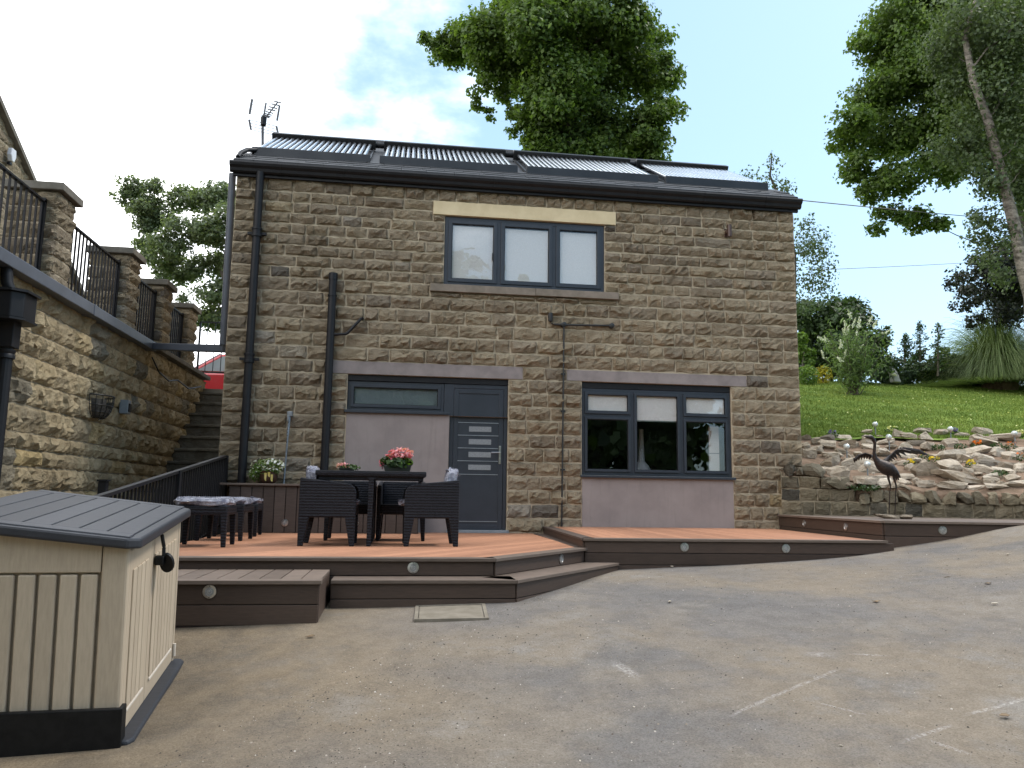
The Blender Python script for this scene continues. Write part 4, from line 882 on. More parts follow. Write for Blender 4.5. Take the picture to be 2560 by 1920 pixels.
# ================================================================ FURNITURE
def leg_geo(m, x0, x1, y0, y1, tx, ty, z1, cx_, cy_):
    """tapered leg: top rectangle at z1, foot a small rectangle tx x ty round (cx_,cy_)"""
    T = [(x0, y0), (x1, y0), (x1, y1), (x0, y1)]; B = [(cx_-tx/2, cy_-ty/2), (cx_+tx/2, cy_-ty/2), (cx_+tx/2, cy_+ty/2), (cx_-tx/2, cy_+ty/2)]
    m.add([(x, y, 0) for x, y in B]+[(x, y, z1) for x, y in T], [(3, 2, 1, 0), (4, 5, 6, 7)]+[(i, (i+1) % 4, (i+1) % 4+4, i+4) for i in range(4)])
def make_chair(label):
    """faces +x, origin on the floor under its middle"""
    t = thing('rattan_chair', (0, 0, 0), label, 'chair', 'dark rattan tub chairs round the table')
    hx, hy = .28, .275
    side = [(-hx, .28), (-hx, .675), (.17, .628), (.225, .615), (.262, .585), (hx, .54), (hx, .28)]
    for s_ in (-1, 1):
        MB().prism([(x, s_*hy-(.045 if s_ > 0 else 0), z) for x, z in side], (0, .045, 0)).build('side_panel', 'rattan', t, bevel=.012, local=True)
    MB().prism([(-hx+.002, -hy+.046, .28), (-hx+.05, -hy+.046, .28), (-hx+.05, -hy+.046, .672), (-hx+.002, -hy+.046, .672)], (0, 2*hy-.092, 0)).build('backrest', 'rattan', t, bevel=.012, local=True)
    MB().box(-hx+.05, hx-.004, -hy+.046, hy-.046, .30, .405).build('seat', 'rattan', t, bevel=.01, local=True)
    for sx in (-1, 1):
        for sy in (-1, 1):
            m = MB(); xo, yo = sx*hx, sy*hy
            leg_geo(m, min(xo, xo-sx*.105), max(xo, xo-sx*.105), min(yo, yo-sy*.06), max(yo, yo-sy*.06), .05, .04, .285, xo+sx*.002-sx*.03, yo-sy*.02)
            m.build('leg', 'rattan', t, bevel=.006, local=True)
    return t
def pillow_mesh(lx, ly, lz, seed, name):
    rg = np.random.default_rng(seed); n, k = 20, 9; m = MB(); V = []; F = []
    for j in range(k):
        ph = math.pi*j/(k-1)-math.pi/2
        for i in range(n):
            th = 2*math.pi*i/n; e = .45
            cs = lambda a: math.copysign(abs(math.cos(a))**e, math.cos(a)); sn = lambda a: math.copysign(abs(math.sin(a))**e, math.sin(a))
            j_ = 1+float(rg.normal(0, .03))
            V.append((lx/2*abs(math.cos(ph))**.4*cs(th)*j_, ly/2*abs(math.cos(ph))**.4*sn(th)*j_, lz/2*sn(ph)*j_+float(rg.normal(0, .006))))
    for j in range(k-1):
        for i in range(n): F.append((j*n+i, j*n+(i+1) % n, (j+1)*n+(i+1) % n, (j+1)*n+i))
    return m.add(V, F)
def wrapped(name, loc, size, rot, label, group, seed):
    t = thing(name, loc, label, 'cushion', group, rot); pillow_mesh(*size, seed, name).build('wrapped_pad', 'plastic_wrap', t, smooth=False, local=True)
    rg = np.random.default_rng(seed+5)
    for i in range(4):   # ruffled ends of the plastic
        a = rg.uniform(0, 6.28); p = Vector((size[0]*.47*math.cos(a), size[1]*.47*math.sin(a), float(rg.uniform(-.2, .4))*size[2])); q = p+Vector((math.cos(a)*.035, math.sin(a)*.035, float(rg.uniform(0, .03))))
        sdv = Vector((-math.sin(a), math.cos(a), .2))*.03
        MB().add([p-sdv, p+sdv, q+sdv*.6, q-sdv*.8+Vector((0, 0, .012)), p-sdv+Vector((0, 0, .004)), p+sdv+Vector((0, 0, .004)), q+sdv*.6+Vector((0, 0, .004)), q-sdv*.8+Vector((0, 0, .016))], [(0, 1, 2, 3), (7, 6, 5, 4), (0, 4, 5, 1), (1, 5, 6, 2), (2, 6, 7, 3), (3, 7, 4, 0)]).build('plastic_flap', 'plastic_wrap', t, local=True)
    return t
ZD = Z1+.002
c1x = float((onY(750, 1300, -3.18)[0]+onY(883, 1300, -3.18)[0])/2); c2x = float((onY(1013, 1300, -3.15)[0]+onY(1142, 1300, -3.15)[0])/2)
ch = make_chair('dark rattan tub chair side on at the left of the table, nearest the stools')
def put(o, x, y, rz, label=None):
    o.location = (x, y, ZD); o.rotation_euler = (0, 0, rz); ORG[o.name] = np.array((x, y, ZD))
    if label: o['label'] = label
chB = copy_tree(ch); chC = copy_tree(ch); chD = copy_tree(ch)
put(ch, c1x, -2.90, R(0)); put(chB, c2x, -2.87, R(181), 'dark rattan tub chair side on at the right of the table, nearest the door')
put(chC, -2.068, -1.93, R(-90), 'dark rattan tub chair half hidden behind the left half of the table'); put(chD, -1.492, -1.92, R(-91), 'dark rattan tub chair half hidden behind the right half of the table')
wrapped('back_cushion', (c1x-.17, -2.9, ZD+.62), (.13, .40, .36), (0, R(-8), 0), 'plastic wrapped back cushion on the left chair', 'plastic wrapped chair cushions', 1)
wrapped('back_cushion', (c2x+.19, -2.87, ZD+.62), (.13, .38, .36), (0, R(12), 0), 'plastic wrapped back cushion on the right chair by the door', 'plastic wrapped chair cushions', 2)
wrapped('seat_cushion', (c1x+.05, -2.9, ZD+.435), (.50, .42, .07), (0, 0, 0), 'plastic wrapped seat cushion poking out in front of the left chair', 'plastic wrapped chair cushions', 3)
wrapped('seat_cushion', (c2x-.08, -2.87, ZD+.435), (.52, .42, .07), (0, 0, 0), 'plastic wrapped seat cushion poking out in front of the right chair', 'plastic wrapped chair cushions', 4)
tx0, tx1 = float(onY(788, 1186, -3.16)[0]), float(onY(1066, 1195, -3.16)[0])
tb = thing('patio_table', ((tx0+tx1)/2, -2.65, ZD), 'dark rattan patio table on the deck with pink flowers on top', 'table')
MB().box(tx0, tx1, -3.16, -2.10, ZD+.70, ZD+.752).build('table_top', 'rattan', tb, bevel=.01)
MB().box(tx0+.03, tx1-.03, -3.12, -3.09, ZD+.655, ZD+.70).box(tx0+.03, tx0+.06, -3.09, -2.14, ZD+.655, ZD+.70).box(tx1-.06, tx1-.03, -3.09, -2.14, ZD+.655, ZD+.70).build('apron', 'rattan', tb)
lx = float(onY(925, 1300, -3.13)[0])
for (x, y) in ((lx, -3.12), (lx, -2.62)):
    m = MB(); leg_geo(m, x-.028, x+.028, y-.025, y+.025, .045, .045, ZD*0+.70, x-.006, y); m.v = [(a, b, c+ZD) for a, b, c in m.v]
    if y < -3.1:
        for s_ in (-1, 1): m.prism([(x+s_*.02, y-.02, ZD+.66), (x+s_*.075, y-.02, ZD+.70), (x+s_*.02, y-.02, ZD+.70)], (0, .04, 0))
    m.build('leg', 'rattan', tb, bevel=.004)
def make_stool(label):
    t = thing('rattan_stool', (0, 0, 0), label, 'stool', 'dark rattan stools in a row by the fence')
    h_ = .25
    MB().box(-h_, h_, -h_, h_, .30, .385).build('seat', 'rattan', t, bevel=.012, local=True)
    for sx in (-1, 1):
        for sy in (-1, 1):
            m = MB(); xo, yo = sx*h_, sy*h_; leg_geo(m, min(xo, xo-sx*.06), max(xo, xo-sx*.06), min(yo, yo-sy*.06), max(yo, yo-sy*.06), .04, .04, .305, xo-sx*.022, yo-sy*.022); m.build('leg', 'rattan', t, bevel=.005, local=True)
    return t
sA = make_stool('dark rattan stool nearest the camera in the row by the fence'); sB = copy_tree(sA); sC = copy_tree(sA)
put(sA, -3.39, -3.20, R(1)); put(sB, -3.42, -2.12, R(-3), 'dark rattan stool in the middle of the row by the fence'); put(sC, -3.45, -1.22, R(2), 'dark rattan stool farthest back in the row, next to the boxed planter')
for (x, y, sz, lb, sd) in ((-3.39, -3.20, .085, 'plastic wrapped cushion on the nearest stool', 6), (-3.42, -2.12, .08, 'plastic wrapped cushion on the middle stool', 7), (-3.45, -1.22, .07, 'plastic wrapped cushion on the farthest stool', 8)):
    wrapped('stool_cushion', (x, y, ZD+.385+sz*.45), (.52, .52, sz), (0, 0, 0), lb, 'plastic wrapped stool cushions', sd)

# ================================================================ STORAGE SHED (left foreground)
A0 = np.array([-2.768, -7.31, -.672]); ANG = math.atan2(1.285, -.105); TILT = -R(5.0)
L_, DPT, H_ = 1.30, .80, .925
sh = thing('storage_box', tuple(A0), 'beige plastic garden storage box with dark grey lid at lower left', 'storage box', None, (0, TILT, ANG))
def sp_box(name, mat, x0, x1, y0, y1, z0, z1, bevel=.004, parent=sh, r=.3): return MB().box(x0, x1, y0, y1, z0, z1, r).build(name, mat, parent, bevel=bevel, local=True)
MB().prism([(.034, .026, 0), (.034, DPT-.02, 0), (.034, DPT-.02, H_+.07), (.034, .026, H_-.005)], (L_-.06, 0, 0)).build('body', 'shed_plastic', sh, local=True)
sp_box('corner_post', 'shed_plastic', .0, .05, .0, .115, .0, H_-.002, .012)
sp_box('corner_post', 'shed_plastic', L_-.04, L_, .0, .06, .0, H_-.002, .012)
MB().prism([(.004, .118, H_-.125), (.004, DPT, H_-.125), (.004, DPT, H_+.085), (.004, .118, H_+.008)], (.026, 0, 0), .3).build('end_rail', 'shed_plastic', sh, bevel=.004, local=True)
y = .130
while y < DPT-.05:
    sp_box('end_plank', 'shed_plastic', .006, .03, y, y+.073, .16, H_-.135, .007, r=float(rng.uniform(0, .5))); y += .088
for yy in (.55, .64):
    for z in (.30, .62, .70): MB().box(.012, .022, yy-.006, yy+.006, z, z+.02).build('vent_slot', 'black_board', sh, local=True)
for k_, (xa, xb) in enumerate(((.055, .525), (.532, L_-.045))):
    dr = sp_box('door', 'shed_plastic', xa, xb, .004, .03, .03, H_-.03, .006)
    x = xa+.06
    while x < xb-.08:
        sp_box('door_plank', 'shed_plastic', x, x+.072, -.004, .006, .14, H_-.13, .006, dr, float(rng.uniform(0, .5))); x += .084
    sp_box('door_ledge', 'pale_plastic', xa+.06, xb-.08, -.006, .004, .118, .132, .003, dr)
    xh = xa-.005 if k_ == 0 else xb+.01
    for z in (.06,): MB().tube([(xh, -.004, z), (xh, -.004, z+.075)], .011, 10).build('hinge_pin', 'pale_plastic', dr, smooth=True, local=True)
hn = sp_box('handle', 'black_board', .56, .605, -.05, .0, .735, .785, .008)
MB().lathe([(.01, -.01), (.040, -.007), (.042, .007), (.015, .012)], (.59, -.06, .745), Matrix.Rotation(R(75), 3, 'Y') @ Matrix.Rotation(R(20), 3, 'X'), 16, sx=1.35).build('knob', 'black_board', hn, smooth=True, local=True)
MB().bar((.575, -.045, .78), (.585, -.042, .83), .018, .016).bar((.585, -.042, .83), (.575, -.03, .90), .018, .016).build('hasp', 'black_board', hn, bevel=.004, local=True)
MB().prism([(-.01, -.045, -.03), (.03, -.066, -.03), (L_-.03, -.066, -.03), (L_+.02, -.04, -.03), (L_+.02, .04, -.03), (-.01, .04, -.03)], (0, 0, .06)).build('plinth', 'shed_lid', sh, bevel=.012, local=True)
MB().box(-.035, -.008, -.02, DPT+.2, -.09, .185).box(-.034, .05, -.019, .0015, -.06, .184).build('base_board', 'black_board', sh, bevel=.004, local=True)
# lid: slopes up towards the back
LS = .09/DPT
def lz(y): return H_-.012+LS*(y+.03)
def slab(x0, x1, y0, y1, h0, h1): return [(x, y, lz(y)+h) for x in (x0, x1) for y in (y0, y1) for h in (h0, h1)]
FB6 = [(0, 1, 3, 2), (4, 6, 7, 5), (0, 4, 5, 1), (2, 3, 7, 6), (0, 2, 6, 4), (1, 5, 7, 3)]
lid = MB().prism([(-.055, .0, 0), (.0, -.055, 0), (L_, -.055, 0), (L_+.05, .0, 0), (L_+.05, DPT+.04, 0), (-.055, DPT+.04, 0)], (0, 0, .05)); lid.v = [(x, y, lz(y)+z) for x, y, z in lid.v]
lid = lid.build('lid', 'shed_lid', sh, bevel=.012, local=True)
y = -.005
while y < DPT-.06:
    MB().add(slab(.055, L_-.055, y, y+.116, .045, .0565), FB6, float(rng.uniform())).build('lid_plank', 'shed_lid', lid, bevel=.004, local=True); y += .122
for xa, xb in ((-.035, .052), (L_-.052, L_+.03)): MB().add(slab(xa, xb, -.01, DPT+.02, .045, .0575), FB6, .1).build('lid_end', 'shed_lid', lid, bevel=.005, local=True)

# ================================================================ POTS AND SMALL THINGS
def leaf_cloud(name, mat, parent, c, rad, n, size, seed, aspect=.55, up=.3, shell=.3, flat=False, droop=0., local=None):
    rg = np.random.default_rng(seed); d = rg.normal(size=(n, 3)); d /= np.linalg.norm(d, axis=1)[:, None]
    r_ = (shell+(1-shell)*rg.uniform(size=(n, 1)))**(1/2.); C = np.array(c)+d*r_*np.array(rad)
    N = d*.6+rg.normal(0, .55, (n, 3))+np.array((0, 0, up)); me = leaf_mesh(name, C-(org(parent) if local is None else 0), N, size*rg.uniform(.65, 1.25, n), aspect, rg, droop=droop)
    return link_mesh(name, me, mat, parent)
def leaf_mesh(name, C, N, S, aspect, rg, rnd=None, droop=0.):
    n = len(C); N = N/np.linalg.norm(N, axis=1)[:, None]
    a = rg.normal(size=(n, 3)); a[:, 2] -= droop; a -= N*(a*N).sum(1)[:, None]; a /= np.linalg.norm(a, axis=1)[:, None]; b = np.cross(N, a); S = S[:, None]
    V = np.empty((n, 4, 3)); V[:, 0] = C-a*S*.5; V[:, 1] = C+b*S*.5*aspect+a*S*.05+N*S*.10; V[:, 2] = C+a*S*.55-N*S*.06; V[:, 3] = C-b*S*.5*aspect+a*S*.05+N*S*.10
    return quick_mesh(name, V.reshape(-1, 3), np.arange(4*n).reshape(n, 4), 4, rg.beta(2, 2, n) if rnd is None else rnd)
fp = onY(670, 1214, -.25)
pot = thing('flower_pot', (fp[0], -.25, .632), 'brown and yellow glazed pot of white flowers on the boxed planter', 'flower pot')
MB().lathe([(.075, 0), (.11, .03), (.125, .09), (.115, .15), (.12, .165), (.10, .165), (.09, .13)], (fp[0], -.25, .632), None, 20).build('pot', 'pot_brown', pot, smooth=True)
M_ = Matrix.Identity(3)
m = MB()
for (a, z0, z1, w_) in ((-100, .03, .14, .05), (-80, .08, .15, .05), (-62, .02, .12, .03)):
    pts = [(fp[0]+.1265*math.cos(R(a+d_)), -.25+.1265*math.sin(R(a+d_)), .632+z) for d_, z in ((-8, z1), (8, z1), (6, z0), (-5, z0+.02))]; m.add(pts, [(0, 1, 2, 3)])
m.build('yellow_glaze', 'pot_yellow', pot)
leaf_cloud('foliage', 'leaf_bright', pot, (fp[0]-.02, -.26, .84), (.20, .14, .13), 420, .05, 1, .4); leaf_cloud('foliage', 'leaf_bright', pot, (fp[0]-.17, -.26, .77), (.09, .09, .12), 200, .045, 12, .4)
leaf_cloud('flower', 'petal_white', pot, (fp[0]+.04, -.28, .87), (.17, .13, .10), 110, .042, 2, .9, .6, .7); leaf_cloud('flower', 'petal_white', pot, (fp[0]-.17, -.28, .83), (.08, .08, .12), 22, .035, 3, .9, .6, .7)
ZT_ = ZD+.754
q = onY(993, 1185, -2.75)
tr_ = thing('flower_trough', (q[0], -2.75, ZT_), 'dark trough overflowing with pink begonias on the table', 'flower trough')
MB().prism([(q[0]-.13, -2.81, ZT_), (q[0]+.13, -2.81, ZT_), (q[0]+.15, -2.82, ZT_+.075), (q[0]-.15, -2.82, ZT_+.075)], (0, .14, 0)).build('trough', 'pot_dark', tr_, bevel=.01)
leaf_cloud('foliage', 'leaf_dark', tr_, (q[0]-.01, -2.75, ZT_+.11), (.17, .12, .075), 320, .06, 4, .8); leaf_cloud('foliage', 'leaf_bright', tr_, (q[0]+.05, -2.78, ZT_+.10), (.12, .1, .06), 60, .05, 14, .8)
leaf_cloud('flower', 'petal_pink', tr_, (q[0]+.02, -2.75, ZT_+.185), (.15, .10, .065), 150, .036, 5, .9, .5, .5); leaf_cloud('flower', 'petal_pale_pink', tr_, (q[0]+.04, -2.76, ZT_+.20), (.13, .10, .065), 130, .032, 6, .9, .5, .5); leaf_cloud('flower', 'petal_pink', tr_, (q[0]-.16, -2.77, ZT_+.10), (.035, .04, .06), 24, .03, 7, .9, .5, .5)
q = onY(866, 1180, -2.6)
sm = thing('small_flower_bowl', (q[0], -2.6, ZT_), 'small low bowl of pink flowers on the left of the table', 'flower bowl')
MB().lathe([(.05, 0), (.08, .02), (.085, .04), (.07, .04)], (q[0], -2.6, ZT_), None, 14).build('bowl', 'pot_dark', sm, smooth=True)
leaf_cloud('foliage', 'leaf_dark', sm, (q[0]+.03, -2.6, ZT_+.045), (.14, .09, .03), 90, .04, 8, .7); leaf_cloud('flower', 'petal_pale_pink', sm, (q[0]-.03, -2.6, ZT_+.065), (.085, .07, .03), 50, .034, 9, .9, .5)
pw_ = thing('prop_pole', (-3.09, -.2, .63), 'grey metal adjustable pole leaning against the stone wall', 'pole')
MB().tube([(-3.09, -.16, .63), (-3.075, -.09, 1.48)], .014, 8).build('lower_tube', 'galvanised', pw_, smooth=True); MB().tube([(-3.078, -.11, 1.30), (-3.07, -.075, 1.62)], .019, 8).build('upper_tube', 'galvanised', pw_, smooth=True)
MB().box(-3.105, -3.03, -.11, -.05, 1.56, 1.63).box(-3.10, -3.07, -.13, -.09, 1.49, 1.57).build('clamp_head', 'galvanised', pw_, bevel=.008)
for i in range(7): MB().lathe([(.005, 0), (.006, .004)], (-3.085+.0016*i, -.135, 1.2+.045*i), Matrix.Rotation(R(90), 3, 'X'), 6).build('pin_hole', 'black_board', pw_)
# drain cover in the drive
mc = thing('drain_cover', (-1.1, -4.95, -.37), 'rectangular concrete drain cover set in the drive below the step', 'drain cover')
def mpt(u, v):
    lo = None
    for z in np.linspace(-.6, -.2, 400):
        p = onZ(u, v, z)
        if float(drive_z(p[0], p[1])) <= z: return (float(p[0]), float(p[1]), z)
    return tuple(onZ(u, v, -.4))
C4 = [mpt(1035, 1553), mpt(1222, 1549), mpt(1208, 1516), mpt(1022, 1519)]
C4 = [C4[0], C4[1], (C4[1][0]+.03, C4[1][1]+.55, 0), (C4[0][0]+.02, C4[0][1]+.55, 0)]; C4 = [(x, y, float(drive_z(x, y))+.006) for x, y, z in C4]
cc = np.mean(C4, 0)
sc_ = lambda f, dz: [tuple(cc+(np.array(p)-cc)*f+(0, 0, dz)) for p in C4]
def ringp(m, f0, f1, z0, z1):
    a, b = sc_(f0, z1), sc_(f1, z1); a2, b2 = sc_(f0, z0), sc_(f1, z0)
    for i in range(4):
        j = (i+1) % 4; m.add([a[i], a[j], b[j], b[i], a2[i], a2[j], b2[j], b2[i]], [(0, 1, 2, 3), (0, 4, 5, 1), (3, 2, 6, 7)])
m = MB(); ringp(m, 1.0, .90, -.05, .008); m.build('rim', 'concrete', mc); m = MB(); m.prism(sc_(.885, -.05), (0, 0, .054)); m.build('lid', 'concrete', mc, bevel=.004)
# litter on the drive
LIT = [(1680, 1417, 'p'), (1674, 1505, 'p'), (2470, 1462, 'd'), (2520, 1387, 'p'), (2368, 1446, 'd'), (2487, 1510, 'p'), (2515, 1792, 'd'), (1450, 1903, 's'), (775, 1594, 'd'), (1460, 1615, 's'), (1585, 1768, 's'), (1822, 1770, 's'), (2102, 1865, 's'), (1963, 1769, 's'), (2187, 1444, 's'), (2349, 1740, 's'), (1682, 1723, 's'), (1778, 1563, 's'), (1785, 1554, 's'), (2190, 1507, 'd'), (2500, 1715, 's'), (2100, 1700, 's')]
def drive_hit(u, v):
    d = CF+CR*(u-1280)/FPX-CU*(v-960)/FPX
    for k_ in np.linspace(3, 14, 1500):
        p = CAM+d*k_
        if p[2] <= float(drive_z(p[0], p[1])): return p
    return CAM+d*8
for i, (u, v, t_) in enumerate(LIT):
    p = drive_hit(u, v); rg = np.random.default_rng(100+i)
    if t_ == 'd':
        V = [(p[0]+a*.028*rg.uniform(.6, 1.3), p[1]+b*.022*rg.uniform(.6, 1.3), p[2]+.006+.012*rg.uniform()) for a, b in ((-1, 0), (-.3, -.8), (.6, -.6), (1.1, .1), (.4, .9), (-.5, .7))]
        o = MB().add(V+[(x, y, z+.002) for x, y, z in V], [(5, 4, 3, 2, 1, 0), (6, 7, 8, 9, 10, 11)]+[(q_, (q_+1) % 6, (q_+1) % 6+6, q_+6) for q_ in range(6)]).build('dead_leaf', 'dead_leaf', None, centre=True); setp(o, 'small dry brown leaf lying on the drive', 'leaf', 'dry leaves on the drive')
    else:
        s_ = .0065 if t_ == 's' else .015
        o = MB().lathe([(s_*.6, -s_*.5), (s_*rg.uniform(.9, 1.2), 0), (s_*.7, s_*.22), (s_*.3, s_*.3)], (p[0], p[1], p[2]+s_*.45), Matrix.Rotation(rg.uniform(0, 3), 3, 'Z'), 6, .95, sx=1.7, sy=.75).build('stone_chip', 'rock_stone', None, centre=True); setp(o, 'pale stone chip lying on the drive', 'stone chip', 'stone chips on the drive')

# loose grit on the tarmac, thickest on the silty left side and along the steps
rg = np.random.default_rng(111); n = 40000
gx = np.where(rg.uniform(size=n) < .45, rg.normal(-2.0, .9, n), rg.uniform(-3.6, 4.5, n)); gy = -9.3+5.9*rg.uniform(0, 1, n)**1.1
ok_ = ~(((gx < -2.02) & (gy > -5.52)) | ((gx < SC[0]+.1) & (gy > -4.98)) | (gy > -3.3) | ((gx < 1.0) & (gy > -4.95+(gx-SC[0])*1.25))) & ~((gx < -2.7) & (gy > -7.35) & (gy < -5.95))
gx, gy = gx[ok_], gy[ok_]; n = len(gx); gs = rg.lognormal(-5.95, .5, n).clip(.0013, .009); gz_ = drive_z(gx, gy)+micro(gx, gy)
base_ = np.array([(1, 0, 0), (-.2, .9, 0), (-.9, -.1, .1), (.1, -.9, 0), (.1, .05, .75)]); an = rg.uniform(0, 6.28, n); ca, sa = np.cos(an)[:, None], np.sin(an)[:, None]
V = np.stack([gx[:, None]+gs[:, None]*(base_[:, 0]*ca-base_[:, 1]*sa), gy[:, None]+gs[:, None]*(base_[:, 0]*sa+base_[:, 1]*ca), gz_[:, None]+gs[:, None]*base_[:, 2]-.0005], -1).reshape(-1, 3)
F = (np.array([(0, 1, 4), (1, 2, 4), (2, 3, 4), (3, 0, 4)])[None]+5*np.arange(n)[:, None, None]).reshape(-1, 3)
o = link_mesh('loose_grit', quick_mesh('loose_grit', V, F, 3, np.repeat(rg.beta(1.1, 1.3, n), 4)), 'grit'); setp(o, 'fine loose grit scattered over the tarmac drive', 'grit', None, 'stuff')
# ================================================================ GARDEN WALL AND ROCKERY
gw = thing('garden_wall', (5.4, -.8, .3), 'low mossy stone retaining wall with upright rounded capping stones below the rockery', 'wall')
wu = (WD[0], WD[1], 0); wnv = (WN[0], WN[1], 0)
def wp(s_, z): return (WP0[0]+WD[0]*s_, WP0[1]+WD[1]*s_, z)
LW = 7.0
m = MB(); m.prism([wp(0, -.4), wp(LW, -.4), wp(LW, .50), wp(1.0, .50), wp(.95, .66), wp(.45, .68), wp(.4, .86), wp(0, .87)], (-WN[0]*.3, -WN[1]*.3, 0)); m.build('wall_core', 'mortar_warm', gw)
sp_ = []; sr = np.random.default_rng(51)
for z0, z1, s0, s1 in ((-.1, .1, 0, LW), (.1, .30, 0, LW), (.30, .495, 0, LW), (.50, .68, 0, 1.02), (.68, .86, 0, .72)):
    s_ = s0
    while s_ < s1-.02:
        w_ = float(sr.uniform(.14, .34)); w_ = min(w_, s1-s_); sp_.append((wp(s_+w_/2, (z0+z1)/2), wu, wnv, w_, z1-z0)); s_ += w_
lay_stones(sp_, gw, 'wall_stone', 200, (.02, .04), 1.0, 52, .1, .006)
def rock_geo(rg, sx, sy, sz, n=9, flat=True):
    """angular boulder: a jittered box-sphere cut by random planes"""
    V = []; F = []
    k = 6
    pts = []
    for f_ in range(6):
        ax = f_ // 2; sg_ = 1 if f_ % 2 else -1
        for a in range(3):
            for b in range(3):
                p = [0, 0, 0]; p[ax] = sg_; p[(ax+1) % 3] = a-1; p[(ax+2) % 3] = b-1; pts.append(tuple(p))
    uniq = {}; 
    for p in pts:
        if p not in uniq:
            q_ = np.array(p, float); nrm_ = np.linalg.norm(q_); q_ = q_/nrm_**.42; uniq[p] = (len(uniq), q_+rg.normal(0, .10, 3))
    planes = [(lambda v: v/np.linalg.norm(v))(rg.normal(size=3)+np.array((0, 0, .25))) for _ in range(5)]; offs = rg.uniform(.45, .85, 5)
    W = np.zeros((len(uniq), 3))
    for i_, q_ in uniq.values():
        for pl_, o_ in zip(planes, offs):
            d_ = q_ @ pl_-o_
            if d_ > 0: q_ = q_-pl_*d_
        W[i_] = q_
    for f_ in range(6):
        ax = f_ // 2; sg_ = 1 if f_ % 2 else -1
        def key(a, b):
            p = [0, 0, 0]; p[ax] = sg_; p[(ax+1) % 3] = a; p[(ax+2) % 3] = b; return uniq[tuple(p)][0]
        for a in (-1, 0):
            for b in (-1, 0):
                q_ = (key(a, b), key(a+1, b), key(a+1, b+1), key(a, b+1)); F.append(q_ if sg_ > 0 else q_[::-1])
    return W*np.array((sx, sy, sz)), F
def put_rock(parent, mat, c, size, rot, rg, r, name='rock'):
    W, F = rock_geo(rg, *[x/2*1.12 for x in size]); M = np.array(Matrix.Rotation(rot[2], 3, 'Z') @ Matrix.Rotation(rot[0], 3, 'X') @ Matrix.Rotation(rot[1], 3, 'Y'))
    return MB().add(W @ M.T+np.array(c), F, r).build(name, mat, parent, centre=True, bevel=0)
s_ = 1.06; rg = np.random.default_rng(61); WANG = math.atan2(WD[1], WD[0])
while s_ < 6.6:
    w_ = float(rg.uniform(.13, .21)); c = wp(s_+w_/2, .575+rg.normal(0, .008)); c = (c[0]+WN[0]*.02-WN[0]*.06, c[1]+WN[1]*.02-WN[1]*.06, c[2])
    put_rock(gw, 'wall_stone', c, (w_*1.02, .22, .19), (0, rg.normal(0, .03), WANG), rg, float(rg.uniform(.1, .9)), 'capping_stone'); s_ += w_
for (ss, zz_, w_, h_) in ((.12, .955, .17, .17), (.27, .95, .10, .15), (.45, .95, .3, .2), (.8, .76, .32, .2)):
    c = wp(ss, zz_); put_rock(gw, 'wall_stone', (c[0]-WN[0]*.05, c[1]-WN[1]*.05, c[2]), (w_, .22, h_), (0, rg.normal(0, .04), WANG), rg, float(rg.uniform(.1, .7)), 'capping_stone')
def bank_hit(u, v, extra=0.):
    d = CF+CR*(u-1280)/FPX-CU*(v-960)/FPX
    for k_ in np.linspace(8.5, 20, 1600):
        p = CAM+d*k_
        if p[1] > float(wall_y(p[0]))+.02 and p[0] > 4.1:
            z = float(rock_z(p[0], p[1])) if p[1] < float(lawn_edge(p[0])) else float(lawn_z(p[0], p[1]))
            if p[2] <= z+extra: return p, k_
    return None, 0
ROCKS = [(235,205,90,45,.4),(420,212,130,45,.15),(580,208,125,48,.7),(790,163,100,45,.5),(1075,190,150,75,.4),(1160,215,125,65,.6),(1290,158,135,55,.5),(1300,210,135,75,.7),(1470,172,145,55,.6),(1650,185,115,35,.4),(1830,168,145,65,.5),(1800,195,165,45,.6),(2060,222,230,75,.55),
 (330,245,85,75,.45),(430,278,115,85,.6),(620,265,155,75,.35),(790,222,90,65,.5),(785,262,115,55,.5),(840,292,155,45,.75),(960,248,135,45,.6),(1130,288,135,55,.9),(1340,298,145,65,.7),(1230,262,140,45,.15),(1560,275,135,90,.3),(1800,262,270,95,.65),(900,200,80,40,.3),(1000,290,90,40,.35),(1900,225,120,50,.3),
 (222,295,65,65,.4),(322,303,120,42,.35),(268,365,115,85,.45),(490,362,165,45,.6),(702,358,65,45,.9),(930,352,185,65,.6),(1152,372,125,55,.7),(1812,335,245,85,.65),(1560,383,200,80,.8),(1692,402,125,55,.75),(1872,398,145,55,.75),(1982,352,115,75,.75),(2102,388,145,85,.8),(2190,322,90,55,.6),(2150,342,100,50,.5),(340,335,80,70,.3),(560,330,100,50,.3),
 (462,460,195,110,.5),(632,475,175,95,.4),(542,545,165,115,.45),(782,442,160,65,.9),(812,495,185,85,.35),(1112,442,95,65,.5),(1232,422,115,55,.6),(1392,388,115,55,.6),(1342,520,230,115,.35),(1582,483,230,95,.55),(1842,498,180,65,.55),(2062,485,115,85,.3),(1880,437,245,65,.02),(2162,495,125,75,.6),(1190,480,100,60,.6),(1700,505,90,60,.4),
 (742,595,185,80,.5),(922,577,170,45,.75),(932,622,195,55,.7),(1132,563,125,65,.45),(1122,602,135,35,.7),(1602,575,350,85,.4),(1902,562,125,45,.95),(1902,598,145,55,.7),(2012,512,155,65,.85),(2112,585,115,65,.5),(1322,642,175,55,.55),(1552,642,255,65,.6),(1772,652,155,35,.6),(1952,652,195,45,.6),(2132,635,210,65,.75),(640,640,80,40,.3),(1050,640,120,40,.5),(1230,585,70,40,.35),(2000,620,80,40,.6)]
rg = np.random.default_rng(71)
